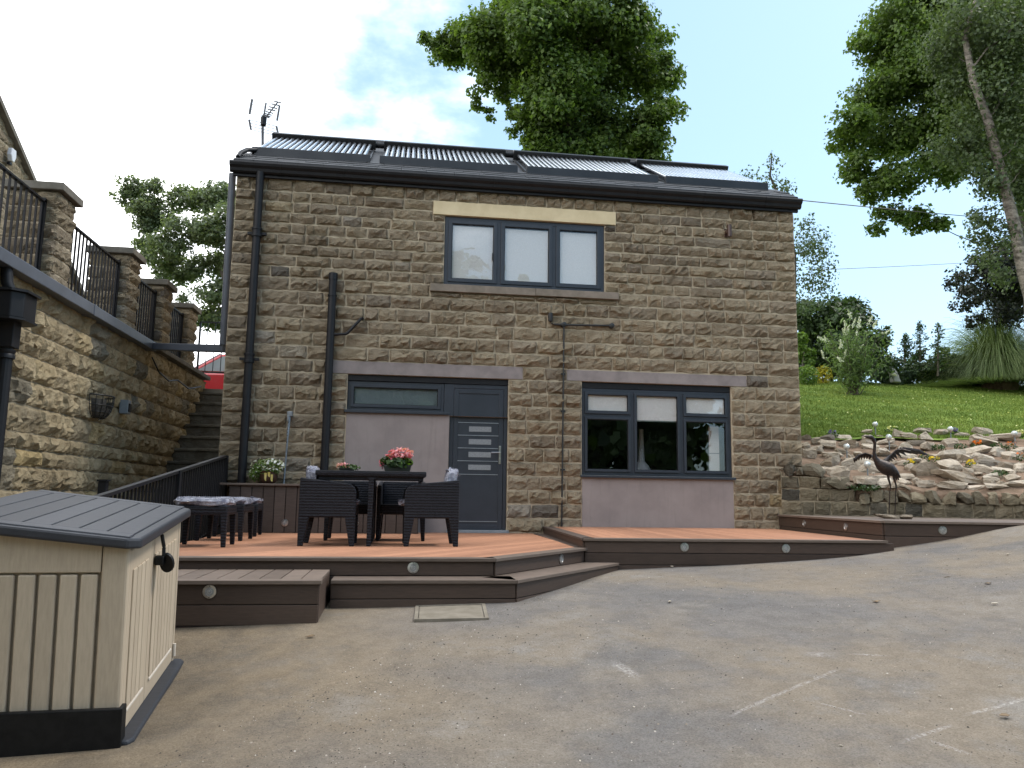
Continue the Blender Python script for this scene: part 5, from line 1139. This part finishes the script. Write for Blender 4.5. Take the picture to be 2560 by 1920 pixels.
for (x, y, w_, h_, tone) in ROCKS:
    p, k_ = bank_hit(1950+x/3.626, 1040+y/3.626)
    if p is None: continue
    px = k_/FPX/3.626; W_ = w_*px*1.15; Hh = h_*px*1.1
    put_rock(rockery, 'rock_stone', (p[0], p[1], p[2]+Hh*.26), (W_, max(W_*.55, Hh), Hh*1.05), (rg.normal(.0, .18), rg.normal(0, .12), rg.normal(-.1, .3)), rg, float(np.clip(tone+rg.normal(0, .06), 0, 1)))
for i in range(70):
    x = float(rg.uniform(200, 2210)); y = float(rg.uniform(230, 650)); p, k_ = bank_hit(1950+x/3.626, 1040+y/3.626)
    if p is None: continue
    W_ = float(rg.uniform(.05, .15)); put_rock(rockery, 'rock_stone', (p[0], p[1], p[2]+.01), (W_, W_*.8, W_*.5), (rg.normal(0, .2), rg.normal(0, .2), rg.uniform(0, 3)), rg, float(rg.uniform(.2, .8)))
for i in range(60):   # the rockery goes on past the right of the view
    x = float(rg.uniform(7.6, 11.5)); t_ = float(rg.uniform(.04, .98)); y = float(wall_y(x)+(lawn_edge(x)-wall_y(x))*t_)
    if (x-CAM[0])/(y-CAM[1]) < .905: continue
    W_ = float(rg.uniform(.18, .5)); put_rock(rockery, 'rock_stone', (x, y, float(rock_z(x, y))+.03), (W_, W_*.6, W_*.36), (rg.normal(0, .18), rg.normal(0, .12), rg.normal(-.1, .3)), rg, float(rg.uniform(.3, .9)))
# solar globe lights
def globe(bx, by, tx_, ty_, label):
    p, k_ = bank_hit(1950+bx/3.626, 1040+by/3.626); hgt = (by-ty_)/3.626*k_/FPX
    t = thing('globe_light', tuple(p), label, 'garden light', 'glass globe lights on steel stakes in the rockery')
    MB().tube([(p[0], p[1], p[2]-.05), (p[0], p[1], p[2]+hgt-.04)], .010, 8).build('stake', 'galvanised', t, smooth=True)
    prof_ = [(.048*math.sin(math.pi*i/10)+.001, -.048*math.cos(math.pi*i/10)) for i in range(11)]
    MB().lathe(prof_, (p[0], p[1], p[2]+hgt), None, 18).build('globe', 'globe', t, smooth=True); MB().lathe([(.02, -.06), (.03, -.045), (.034, -.03)], (p[0], p[1], p[2]+hgt), None, 14).build('collar', 'steel', t, smooth=True)
globe(868, 192, 865, 75, 'tallest glass globe light on a stake at the lawn edge above the heron'); globe(992, 310, 988, 190, 'glass globe light to the right of the heron head among stones'); globe(608, 390, 605, 278, 'glass globe light in the rockery left of the heron'); globe(797, 570, 795, 438, 'lowest glass globe light in front of the heron wing'); globe(1551, 228, 1542, 118, 'glass globe light beside the purple flowers at the lawn edge'); globe(2133, 282, 2128, 158, 'rightmost glass globe light in the rockery beside pale yellow flowers')
def bedding(x, y, mat, label, r_=.10, n=26, petal=.05, cat='flowers', ng=60, hgt=.10, leafm='leaf_dark'):
    p, k_ = bank_hit(1950+x/3.626, 1040+(y+30)/3.626)
    t = thing('bedding_plant', tuple(p), label, cat, 'bedding plants in the rockery'); sd = int(x*7+y)
    leaf_cloud('foliage', leafm, t, (p[0], p[1], p[2]+hgt*.4), (r_, r_, hgt*.6), ng, .05, sd, .5)
    if mat: leaf_cloud('bloom', mat, t, (p[0]-.01, p[1]-.02, p[2]+hgt), (r_*.62, r_*.62, hgt*.35), max(8, int(n*.6)), petal*.85, sd+1, .95, .6, .6)
for a in [(478, 165, 'petal_purple', 'purple flowers at the lawn edge near the house corner', .11, 40), (1582, 142, 'petal_purple', 'purple flowers beside the globe light at the lawn edge', .10, 40), (1020, 125, 'petal_cream', 'cream flowers growing at the lawn edge behind the heron', .16, 34, .055), (2188, 160, 'petal_cream', 'pale yellow flowers at the right edge beside the globe light', .12, 30, .06), (1790, 262, 'petal_orange', 'orange marigold on the large pale rock', .11, 30, .055), (2092, 275, 'petal_orange', 'orange marigold near the rightmost globe light', .11, 24, .05), (1195, 432, 'petal_yellow', 'pair of yellow marigolds just right of the heron wing', .11, 26, .05), (1312, 368, 'petal_yellow', 'yellow marigold highest behind the leaning rock', .09, 16, .045), (1402, 410, 'petal_yellow', 'yellow marigold clump above the big tilted rock', .12, 40, .055), (1735, 448, 'petal_yellow', 'single yellow marigold in the middle of the rockery', .10, 22, .06), (2198, 372, 'petal_orange', 'dark leaved marigold at the right edge of the rockery', .13, 12, .05)]:
    bedding(*a)
for x, y, lb in ((1440, 280, 'dark green young plant left of the big pale rock'), (1640, 270, 'dark leaved plant with rusty buds right of the globe light'), (1972, 262, 'dark green young plant between the two orange marigolds'), (2005, 520, 'small dark leaved plant low on the right of the rockery')): bedding(x, y, None, lb, .12, ng=80, cat='plant')
bedding(760, 640, None, 'spreading green cushion plant trailing over the capping stones', .24, cat='plant', ng=260, hgt=.08, leafm='leaf_dark')

# heron
hc = onZ(2232, 1297, Z3); D_h = float((hc-CAM) @ CF); px = D_h/FPX/6.382
def hp_(x, y, dd=0.): return at(2160+x/6.382, 1060+y/6.382, D_h+dd)
hr = thing('heron_statue', tuple(hp_(450, 1450)), 'dark bronze heron statue with raised wings standing on flat stones', 'statue')
sp_pts = [(-40, 178, 2), (10, 196, 9), (60, 205, 26), (110, 208, 36), (150, 240, 30), (172, 300, 24), (170, 380, 22), (162, 460, 25), (175, 540, 34), (215, 600, 58), (270, 650, 92), (340, 695, 112), (410, 730, 105), (470, 765, 80), (520, 800, 50), (555, 830, 26), (585, 855, 6)]
MB().tube([hp_(x, y) for x, y, r_ in sp_pts], [r_*px for x, y, r_ in sp_pts], 14).build('body', 'bronze', hr, smooth=True)
for (pts, rr) in (((( 385, 800), (392, 880), (425, 990), (412, 1080), (400, 1435)), (26, 18, 11, 8, 8)), (((470, 800), (485, 890), (515, 990), (505, 1080), (492, 1460)), (26, 18, 11, 8, 8))):
    MB().tube([hp_(x, y, .03 if x > 440 else -.03) for x, y in pts], [r_*px for r_ in rr], 8).build('leg', 'bronze', hr, smooth=True)
def wing(root, tips, back, dd, name='wing'):
    m = MB(); n = len(tips)
    wv_ = m.tube([hp_(*root, dd*.2)]+[hp_(x, y, dd*.9) for x, y in back], [28*px]+[13*px]*len(back), 8).build(name, 'bronze', hr, smooth=True)
    B = [np.array(hp_(*root, dd*.2))]+[np.array(hp_(x, y, dd*.9)) for x, y in back]; seg = np.linspace(0, len(B)-1.001, n)
    for i, (x, y) in enumerate(tips):
        j = int(seg[i]); f = seg[i]-j; b0 = B[j]*(1-f)+B[min(j+1, len(B)-1)]*f; tp = np.array(hp_(x, y, dd)); mid = (b0+tp)/2+np.array((0, 0, .012)); dvec = tp-b0; sdv = np.cross(dvec, CF); sdv = sdv/np.linalg.norm(sdv)*26*px; th = CF*.006
        V = [b0-sdv, b0+sdv, mid+sdv, tp, mid-sdv]; V = [tuple(v) for v in V]+[tuple(v+th+np.array((0, 0, .002*i))) for v in V]
        MB().add(V, [(0, 1, 2, 3, 4), (9, 8, 7, 6, 5), (0, 5, 6, 1), (1, 6, 7, 2), (2, 7, 8, 3), (3, 8, 9, 4), (4, 9, 5, 0)]).build('feather', 'bronze', wv_)
wing((330, 590), [(420, 600), (470, 600), (500, 580), (540, 570), (600, 540), (680, 510), (760, 480), (860, 490), (980, 485), (1020, 500)], [(420, 500), (510, 420), (600, 405), (740, 435)], .12)
wing((200, 600), [(150, 600), (120, 570), (80, 575), (40, 570), (0, 575), (-40, 580), (-80, 590), (-120, 600), (-150, 620)], [(120, 500), (20, 470), (-80, 500), (-140, 560)], .30)
for i in range(6): MB().add([hp_(440+18*i, 770+8*i, -.05), hp_(470+18*i, 765+8*i, -.05), hp_(500+16*i, 860+4*i+(-1)**i*20, -.03), hp_(480+16*i, 880+(-1)**i*18, -.03), hp_(440+18*i, 770+8*i, -.035), hp_(470+18*i, 765+8*i, -.035), hp_(500+16*i, 860+4*i+(-1)**i*20, -.02), hp_(480+16*i, 880+(-1)**i*18, -.02)], FB6 and [(0, 1, 2, 3), (7, 6, 5, 4), (0, 4, 5, 1), (1, 5, 6, 2), (2, 6, 7, 3), (3, 7, 4, 0)]).build('tail_feather', 'bronze', hr)
rg = np.random.default_rng(81)
for (x, y, w_, h_, lb) in ((350, 1478, 360, 85, 'larger flat stone under the heron statue, on its left'), (610, 1482, 220, 75, 'smaller flat stone under the heron statue, on its right')):
    c = hp_(x, y); o = put_rock(None, 'rock_stone', (c[0], c[1], Z3+h_*px*.45), (w_*px, .22, h_*px), (0, 0, -.2), rg, .25, 'flat_stone'); setp(o, lb, 'stone', 'flat stones carrying the heron')
# ================================================================ TREES AND PLANTS
def curve_pts(p, q, sag, n, rg, wob):
    p = np.array(p); q = np.array(q); L = np.linalg.norm(q-p); P = []
    o1 = rg.normal(0, wob*L, 3)
    for i in range(n+1):
        t = i/n; P.append(p*(1-t)+q*t+np.array((0, 0, sag*L))*math.sin(math.pi*t)+o1*math.sin(math.pi*t)+(rg.normal(0, wob*L*.25, 3) if 0 < i < n else 0))
    return P
def tree(name, label, group, trunk, tr0, tr1, clumps, leafmat, nleaf, lsize, seed, bark='bark', aspect=.75, droop=0., sub=15, limb=.055, flat=.8, cat='tree', spread=.30, twigs=True, lean_up=.5, hang=0.):
    rg = np.random.default_rng(seed); base = np.array(trunk[0], float)
    t = thing(name, tuple(base), label, cat, group)
    T = [np.array(p, float) for p in trunk]; k = len(T)
    m = MB(); m.tube(T, [tr0+(tr1-tr0)*i/(k-1) for i in range(k)], 10).build('trunk', bark, t, smooth=True)
    nodes = [(T[i]*(1-f)+T[i+1]*f, tr0+(tr1-tr0)*(i+f)/(k-1)) for i in range(k-1) for f in (0, .25, .5, .75)]
    nodes = nodes[len(nodes)//4:]
    C = []; N = []; lim = MB(); tw = MB()
    order = sorted(range(len(clumps)), key=lambda i: min(np.linalg.norm(clumps[i][0]-n[0]) for n in nodes))
    A = sum(c[1]**2*(c[2] if len(c) > 2 else 1) for c in clumps)
    for i in order:
        c, r = np.array(clumps[i][0]), clumps[i][1]; dens = clumps[i][2] if len(clumps[i]) > 2 else 1.
        def cost(n):
            d = c-n[0]; return np.linalg.norm(d)-1.1*min(d[2], np.linalg.norm(d)*.8)*.5-(n[1]*2)
        nd = min(nodes, key=cost); P = curve_pts(nd[0], c, -.02, 5, rg, .05); r0 = min(nd[1]*.7, limb*max(.5, r)); r1 = r0*.35
        lim.tube(P, [r0+(r1-r0)*j/5 for j in range(6)], 6); nodes += [(P[j], r0+(r1-r0)*j/5) for j in (2, 3, 4, 5)]
        n = max(8, int(nleaf*r*r*dens/A)); ns = max(3, int(sub*dens))
        d = rg.normal(size=(ns, 3)); d /= np.linalg.norm(d, axis=1)[:, None]; sc = c+d*np.array((1, 1, flat))*r*rg.uniform(.45, 1.02, (ns, 1))
        if twigs:
            for s_ in sc: tw.tube(curve_pts(c+(s_-c)*.1, s_, .02, 2, rg, .06), [r1*.6, r1*.4, r1*.15], 4, cap=False)
        j = rg.integers(0, ns, n); g = np.clip(rg.normal(0, 1, (n, 3)), -1.6, 1.6)*np.array((1, 1, .62))*r*spread
        p = sc[j]+g
        if hang: p[:, 2] -= np.abs(rg.normal(0, hang, n))
        C.append(p); N.append((p-c)/r*.55+rg.normal(0, .5, (n, 3))+np.array((0, 0, lean_up)))
    if lim.v: lim.build('limbs', bark, t, smooth=True)['kind'] = 'stuff'
    if twigs and tw.v: tw.build('twigs', bark, t)['kind'] = 'stuff'
    C = np.concatenate(C); N = np.concatenate(N)
    me = leaf_mesh('crown', C-base, N, lsize*rg.uniform(.6, 1.3, len(C)), aspect, rg, droop=droop)
    o = link_mesh('crown', me, leafmat, t); return t
def clumps_px(L, D, seed, jit=.8):
    rg = np.random.default_rng(seed); out = []
    for q in L:
        u, v, r = q[:3]; dd = float(rg.uniform(-1, 1))*r*jit*D/FPX*1.3
        out.append((at(u, v, D+dd), r*D/FPX, *(q[3:4])))
    return out
def gz(x, y):
    return float(lawn_z(x, y)) if x > 4.5 else (2.62 if x < -3.5 else 2.62+(x+3.5)/8.1*(float(lawn_z(4.5, y))-2.7))
D = 26.0
CT = [(1130,112,50),(1085,105,30,.8),(1105,150,30,.7),(1165,95,42),(1210,100,62),(1280,48,72),(1370,22,82),(1470,18,82),(1550,55,72),(1610,118,62),(1640,190,60),(1640,270,55),(1615,350,55),(1590,400,50),(1530,340,75),(1450,350,70),(1380,380,60),(1360,310,60),(1490,230,95),(1400,220,90),(1310,160,85),(1230,150,65),(1250,235,34,.4),(1205,210,34,.4),(1195,262,22,.5),(1225,290,20,.35),(1285,330,24,.4),(1540,140,95),(1450,100,100),(1340,80,95),(1345,400,40),(1335,255,50,.7),(1285,280,26,.4),(1665,270,22,.7),(1660,150,24,.7),(1500,400,60),(1420,420,55),(1560,420,60),(1640,410,30),(1350,360,45),(1450,440,50),(1530,440,50)]
b = at(1420, 700, D); by = float(b[1]); bx = float(b[0])
tree('sycamore_tree', 'large leafy sycamore standing behind the middle of the house roof', None, [(bx, by, gz(bx, by)-.1), at(1425, 520, D), at(1415, 400, D), at(1425, 300, D), at(1440, 180, D), at(1440, 60, D)], .34, .08, clumps_px(CT, D, 5), 'leaf_sycamore', 115000, .135, 201, spread=.31)
D = 25.0
LT = [(330,470,32),(378,462,27),(350,512,40),(315,492,26,.8),(405,535,45),(372,562,36),(462,497,45),(520,497,42),(562,490,40),(480,570,55),(430,615,46),(368,612,34),(540,580,48),(412,662,40),(470,672,46),(540,662,46),(352,640,26,.7),(600,560,60),(610,650,60),(400,690,24,.5),(450,700,22,.4),(520,735,40,.8),(462,745,20,.5),(560,725,40),(500,785,38,.8),(545,800,40),(470,800,24,.6),(600,760,50)]
b = at(600, 960, D); bx, by = float(b[0]), float(b[1])
tree('oak_tree', 'grey green tree behind the pillars at the left of the house', None, [(bx, by, gz(bx, by)-.1), at(595, 800, D), at(560, 680, D), at(590, 560, D)], .22, .07, clumps_px(LT, D, 6), 'leaf_grey', 38000, .10, 202, flat=.75)
D = 24.0
RT = [(2240,60,80),(2330,40,100),(2190,120,55),(2165,95,30,.7),(2250,180,80),(2185,250,65),(2130,310,50),(2100,355,38,.8),(2200,340,75),(2300,300,90),(2150,415,45),(2180,480,40,.8),(2250,440,65,.8),(2330,420,65,.7),(2220,540,40,.7),(2190,570,24,.6),(2295,545,42,.7),(2345,565,32,.7),(2400,150,100),(2480,80,110),(2560,150,110),(2420,260,90),(2520,300,100),(2450,380,75,.7),(2560,430,80,.7),(2290,130,90),(2360,210,90),(2620,60,120),(2640,300,110),(2430,-40,110),(2300,-40,80),(2560,-40,110)]
b = at(2600, 960, D); bx, by = float(b[0]), float(b[1])
tree('sycamore_tree', 'tall broad sycamore at the right edge with spreading lower branches', None, [(bx, by, gz(bx, by)-.1), at(2590, 700, D), at(2570, 520, D), at(2540, 380, D), at(2500, 220, D), at(2480, 60, D)], .40, .10, clumps_px(RT, D, 7), 'leaf_sycamore', 115000, .125, 203, flat=.72, spread=.31)
D = 19.0
b = at(2660, 985, D); bx, by = float(b[0]), float(b[1])
BT = [(2420,40,80,.8),(2480,100,90,.8),(2540,60,90,.8),(2380,120,55,.6),(2400,200,55,.6),(2470,240,80,.8),(2540,200,90,.8),(2390,310,45,.6),(2370,360,40,.6),(2420,380,55,.7),(2460,440,45,.7),(2560,320,80,.8),(2550,430,60,.7),(2460,540,32,.6),(2450,590,28,.6),(2470,640,30,.6),(2500,580,36,.6),(2440,530,20,.5),(2600,500,70,.7),(2490,680,30,.6)]
tree('birch_tree', 'pale barked leaning birch in front of the right sycamore', None, [(bx, by, gz(bx, by)-.1), at(2562, 690, D), at(2535, 560, D), at(2505, 440, D), at(2470, 300, D), at(2432, 200, D), at(2412, 95, D), at(2440, 0, D)], .17, .05, clumps_px(BT, D+.35, 8), 'leaf_birch', 26000, .085, 204, bark='bark_pale', flat=1.0, limb=.03, droop=.4, hang=.12, spread=.42, aspect=.9)
D = 26.0
PT = [(2480,700,70,.9),(2425,745,38,.6),(2385,705,26,.4),(2410,690,24,.4),(2540,640,85),(2545,750,60),(2450,660,34,.5),(2400,770,26,.5),(2370,712,14,.4),(2600,700,90),(2500,790,50),(2440,800,28,.6)]
b = at(2620, 950, D); bx, by = float(b[0]), float(b[1])
tree('copper_beech_tree', 'dark leaved tree with wispy branches behind the pampas grass', None, [(bx, by, gz(bx, by)-.1), at(2610, 850, D), at(2590, 740, D), at(2580, 640, D)], .18, .06, clumps_px(PT, D, 9), 'leaf_purple', 15000, .11, 205, flat=.6)
D = 21.0
b = at(2000, 960, D); bx, by = 5.6, float(b[1])
HB = [(2035,605,34,.8),(2055,680,32,.7),(2012,560,24,.7),(2045,640,34,.8),(2020,690,30,.7),(2060,720,24,.6),(2005,620,30,.8),(2025,540,12,.6),(1920,445,22,.6),(1882,430,17,.6),(1935,400,16,.6),(1928,380,8,.5),(1960,475,24,.6),(1850,425,10,.5),(1970,455,16,.6),(1990,740,40,.8)]
tree('birch_tree', 'light twiggy birch showing past the right corner of the house', None, [(bx, by, gz(bx, by)-.1), at(1985, 800, D), at(1985, 640, D), at(1960, 520, D), at(1925, 440, D), at(1930, 385, D)], .09, .012, clumps_px(HB, D, 10), 'leaf_birch', 2600, .075, 206, flat=1.1, limb=.02, droop=1.2, hang=.12, spread=.55)
# shrubs and bushes at the top of the lawn
def lawn_hit(u, v):
    d = CF+CR*(u-1280)/FPX-CU*(v-960)/FPX
    for k_ in np.linspace(12, 45, 1200):
        p = CAM+d*k_
        if p[1] > LAWN_Y and p[2] <= float(lawn_z(p[0], p[1])): return p, k_
    return CAM+d*26, 26
def bush(name, label, group, L, D, mat, n, ls, seed, bu, bv, cat='bush', flat=.85):
    b = at(bu, bv, D); z = float(lawn_z(b[0], b[1])); T = [(b[0], b[1], z-.1), (b[0], b[1], max(z+.3, (z+at(bu, L[0][1], D)[2])/2)), at(bu, L[0][1], D)]
    return tree(name, label, group, T, .09, .03, clumps_px(L, D, seed), mat, n, ls, seed+300, flat=flat, cat=cat, limb=.03)
bush('rhododendron_bush', 'dense dark rounded evergreen bush right of the house corner', None, [(2060,795,58),(2110,775,48),(2030,850,60),(2120,840,68),(2175,860,38),(2060,905,60),(2150,905,58),(2190,905,30),(2005,785,44),(2000,900,50),(2140,800,40),(2205,830,16,.6)], 26.5, 'leaf_dark', 22000, .13, 11, 2100, 955)
bush('dark_hedge', 'low dark shrubs along the back of the lawn', None, [(2230,915,24),(2275,918,26),(2325,912,28),(2380,912,28),(2430,915,26),(2300,885,15,.6),(2355,880,16,.6),(2460,905,30),(2500,920,34),(2560,930,34),(2530,900,30),(2205,942,22),(2240,945,24),(2275,945,24),(2310,943,24),(2345,943,25),(2380,945,25),(2415,948,25),(2450,950,25)], 27.0, 'leaf_dark', 20000, .10, 12, 2330, 948)
bush('bright_shrub', 'sunny green shrub at the foot of the evergreen beside the house', None, [(2010,880,20),(2000,850,18),(2020,905,18)], 24.5, 'leaf_bright', 1800, .10, 13, 2010, 955)
def conifer(u, v0, v1, D, label, sd, name='conifer_sapling', w=16):
    rg = np.random.default_rng(sd); b = at(u, v1, D); tp = at(u, v0, D); H = tp[2]-b[2]; t = thing(name, tuple(b), label, 'tree', 'thin saplings at the back of the lawn')
    MB().tube([b, tp], [.035, .006], 6).build('trunk', 'twig', t); br = MB(); C = []
    for i in range(26):
        f = i/26; a = rg.uniform(0, 6.28); Lb = w*D/FPX*(1-f)*rg.uniform(.6, 1.3)+.05; p = b+(tp-b)*(.12+.86*f); e = p+np.array((math.cos(a)*Lb, math.sin(a)*Lb, Lb*.15)); br.tube([p, e], [.008, .003], 4)
        for s_ in np.linspace(.15, 1.05, 14): C.append(p+(e-p)*s_+rg.normal(0, .045, 3))
    br.build('branches', 'twig', t); C = np.array(C)
    link_mesh('crown', leaf_mesh('crown', C-b, rg.normal(0, .6, C.shape)+np.array((0, 0, .6)), .10*rg.uniform(.6, 1.2, len(C)), .5, rg), 'leaf_dark', t)
conifer(2300, 802, 905, 25.5, 'pointed conifer sapling at the back of the lawn', 1, w=26); conifer(2262, 835, 905, 25.5, 'short conifer sapling left of the pointed one', 2, w=18)
conifer(2345, 805, 940, 24.5, 'thin bare stemmed sapling between conifer and pampas grass', 3, 'slender_sapling', 26)
# golden shrub and grass clump by the house
for (u, v, mat, lb, nm, rr, n) in ((2058, 960, 'leaf_gold', 'small golden yellow shrub at the back left of the lawn', 'golden_shrub', .30, 320), (2018, 962, 'leaf_bright', 'bright green tuft of leaves beside the house corner', 'leafy_tuft', .36, 500)):
    p, k_ = lawn_hit(u, v); t = thing(nm, tuple(p), lb, 'shrub'); MB().tube([p, p+np.array((0, 0, .3))], [.03, .01], 5).build('stem', 'twig', t); leaf_cloud('foliage', mat, t, (p[0], p[1], p[2]+.28), (rr, rr, .32), n, .12, int(u), .35, .5)
# white buddleia
p, k_ = lawn_hit(2134, 988); rg = np.random.default_rng(91); H = (988-800)*k_/FPX
bd = thing('buddleia_bush', tuple(p), 'airy green bush with white flower spikes on the lawn', 'bush'); stems = MB(); C = []; tips = []
for i in range(46):
    a = rg.uniform(0, 6.28); ln = H*rg.uniform(.45, 1.06); out = rg.uniform(.15, .92)*ln*.75
    q = p+np.array((math.cos(a)*out, math.sin(a)*out*.7, math.sqrt(max(.05, ln**2-out**2)))); P = curve_pts(p+rg.normal(0, .05, 3)*np.array((1, 1, 0)), q, .04, 4, rg, .03); stems.tube(P, [.014, .011, .009, .006, .003], 5)
    tips.append((q, P[-1]-P[-2]))
    for s_ in rg.uniform(.18, 1, 70): j = min(3, int(s_*4)); f = s_*4-j; C.append(P[j]*(1-f)+P[j+1]*f+rg.normal(0, .10, 3))
stems.build('stems', 'twig', bd); C = np.array(C); link_mesh('foliage', leaf_mesh('foliage', C-p, rg.normal(0, .6, C.shape)+np.array((0, 0, .5)), .16*rg.uniform(.5, 1.2, len(C)), .24, rg), 'leaf_buddleia', bd)
for i, (q, dv) in enumerate(tips[:24]):
    dv = dv/np.linalg.norm(dv)+np.array((rg.normal(0, .3), 0, -.5)); e = q+dv/np.linalg.norm(dv)*.26; n = 60; f = rg.uniform(0, 1, n); c = q+(e-q)*f[:, None]+rg.normal(0, .022, (n, 3))*(1.15-f[:, None])
    link_mesh('flower_spike', leaf_mesh('flower_spike', c-p, rg.normal(size=(n, 3)), np.full(n, .04), .9, rg), 'petal_white', bd)['kind'] = 'stuff'
# pampas grass
p, k_ = lawn_hit(2500, 972); rg = np.random.default_rng(95); n = 5600; seg = 8; Hh = 200*k_/FPX
a = rg.uniform(0, 2*math.pi, n); th = R(4)+R(58)*rg.uniform(0, 1, n)**.8; Ln = Hh*rg.uniform(.95, 1.55, n); g_ = rg.uniform(.6, 1.15, n)*(.6+.8*np.sin(th)); rad0 = rg.uniform(0, .32, n)
t_ = np.linspace(0, 1, seg+1)[None, :]; rr = rad0[:, None]+Ln[:, None]*(np.sin(th)[:, None]*t_*.72+.25*t_**2*np.sin(th)[:, None]); zz = Ln[:, None]*(np.cos(th)[:, None]*t_*1.25-g_[:, None]*t_**2.4)
zz = np.maximum(zz, .02); X = np.cos(a)[:, None]*rr+rg.normal(0, .03, (n, 1)); Y = np.sin(a)[:, None]*rr; w_ = (.010*(1-t_*.75))*np.ones((n, 1)); tx_ = -np.sin(a)[:, None]*w_; ty_ = np.cos(a)[:, None]*w_
V = np.stack([np.stack([X-tx_, Y-ty_, zz], -1), np.stack([X+tx_, Y+ty_, zz+.004], -1)], 2).reshape(-1, 3); bi = np.arange(n)[:, None]*(seg+1)*2+np.arange(seg)[None, :]*2; bi = bi.ravel(); F = np.stack([bi, bi+1, bi+3, bi+2], 1)
pg = thing('pampas_grass', tuple(p), 'big fountain shaped clump of pampas grass on the lawn', 'grass clump'); link_mesh('leaf_blades', quick_mesh('leaf_blades', V, F, 4, np.repeat(rg.beta(2, 2, n), seg)), 'leaf_pampas', pg)
MB().lathe([(.5, -.1), (.55, .1), (.35, .35)], tuple(p), None, 12).build('crown_base', 'soil', pg)
# lawn blades
rg = np.random.default_rng(97); n = 85000; y = LAWN_Y-.02+12*rg.uniform(0, 1, n)**1.35; x = 4.7+rg.uniform(0, 1, n)*(5.5+1.0*(y-1.8)+.5); y = np.maximum(y, lawn_edge(x)-.04); z = lawn_z(x, y)-.005
h_ = rg.uniform(.025, .06, n); aa = rg.uniform(0, 6.28, n); w_ = .008+.0006*y; dx = np.cos(aa)*w_; dy = np.sin(aa)*w_; lean = rg.normal(0, .022, (n, 2))
V = np.stack([np.stack([x-dx, y-dy, z], -1), np.stack([x+dx, y+dy, z], -1), np.stack([x+lean[:, 0], y+lean[:, 1], z+h_], -1)], 1).reshape(-1, 3)
o = link_mesh('lawn_grass', quick_mesh('lawn_grass', V, np.arange(3*n).reshape(n, 3), 3, rg.beta(2, 2, n)), 'grass_blade'); setp(o, 'short mown grass blades of the lawn', 'grass', None, 'stuff')
n = 420; y = LAWN_Y+.3+10*rg.uniform(0, 1, n); x = 4.9+rg.uniform(0, 1, n)*(6+1.0*(y-1.8)); C = np.stack([x, y, lawn_z(x, y)+.05], -1)
o = link_mesh('clover_flowers', leaf_mesh('clover_flowers', C, rg.normal(0, .3, C.shape)+np.array((0, 0, 1)), rg.uniform(.02, .05, n), .9, rg), 'petal_cream'); setp(o, 'tiny pale clover flowers scattered over the lawn', 'clover', None, 'stuff')
# stones standing at the back of the lawn
p, k_ = lawn_hit(2236, 954); go = thing('garden_sculpture', tuple(p), 'pale leaning stone slabs standing at the back of the lawn', 'sculpture')
px = k_/FPX
MB().prism([(p[0], p[1], p[2]), (p[0]+20*px, p[1], p[2]-.02), (p[0]+12*px, p[1], p[2]+20*px), (p[0]-2*px, p[1], p[2]+20*px)], (0, .25, 0)).build('plinth', 'marble', go, bevel=.03)
MB().prism([(p[0]-10*px, p[1]-.02, p[2]+32*px), (p[0]+2*px, p[1]-.02, p[2]+34*px), (p[0]+12*px, p[1]-.02, p[2]+20*px), (p[0]-2*px, p[1]-.02, p[2]+19*px)], (0, .25, 0)).build('slab', 'marble', go, bevel=.03)
MB().tube([p+np.array((-12*px, -.1, 16*px)), p+np.array((-4*px, -.1, 17*px)), p+np.array((2*px, -.1, 14*px))], [.01, .05, .02], 8).build('dove', 'petal_white', go, smooth=True)
# overhead lines
for (u0, v0, D0, u1, v1, D1, lb) in ((2003, 501, 12.6, 2700, 556, 30, 'upper overhead wire leaving the right end of the gutter'), (2040, 675, 24, 2700, 637, 34, 'lower overhead wire crossing the sky above the lawn')):
    a = at(u0, v0, D0); b = at(u1, v1, D1); o = MB().tube(curve_pts(a, b, -.003, 10, np.random.default_rng(1), 0), .009, 5).build('overhead_wire', 'wire_black', None); setp(o, lb, 'wire', 'overhead wires on the right')
# belt of tall trees across the road behind the viewer (mirrored in the window panes)
rg = np.random.default_rng(99); C = []; N = []; m = MB()
for i in range(30):
    x = -48+i*3.3+rg.normal(0, 1); y = -36+rg.normal(0, 3); h_ = rg.uniform(10, 15); n = 1300
    m.tube([(x, y, -2.4), (x+rg.normal(0, .4), y, h_*.6)], [.3, .1], 6)
    d = rg.normal(size=(n, 3)); d /= np.linalg.norm(d, axis=1)[:, None]; c = np.array((x, y, h_*.52)); P = c+d*np.array((3.2, 3.0, h_*.5))*rg.uniform(.25, 1.05, (n, 1)); C.append(P); N.append(d+rg.normal(0, .5, (n, 3)))
C = np.concatenate(C); me = leaf_mesh('woodland', C, np.concatenate(N), .95*rg.uniform(.6, 1.3, len(C)), .8, rg)
o = link_mesh('woodland', me, 'leaf_dark'); setp(o, 'belt of dark trees mirrored in the window panes', 'trees', None, 'stuff')
setp(m.build('woodland_trunks', 'bark', None), 'trunks of the dark tree belt mirrored in the window panes', 'trees', None, 'stuff')
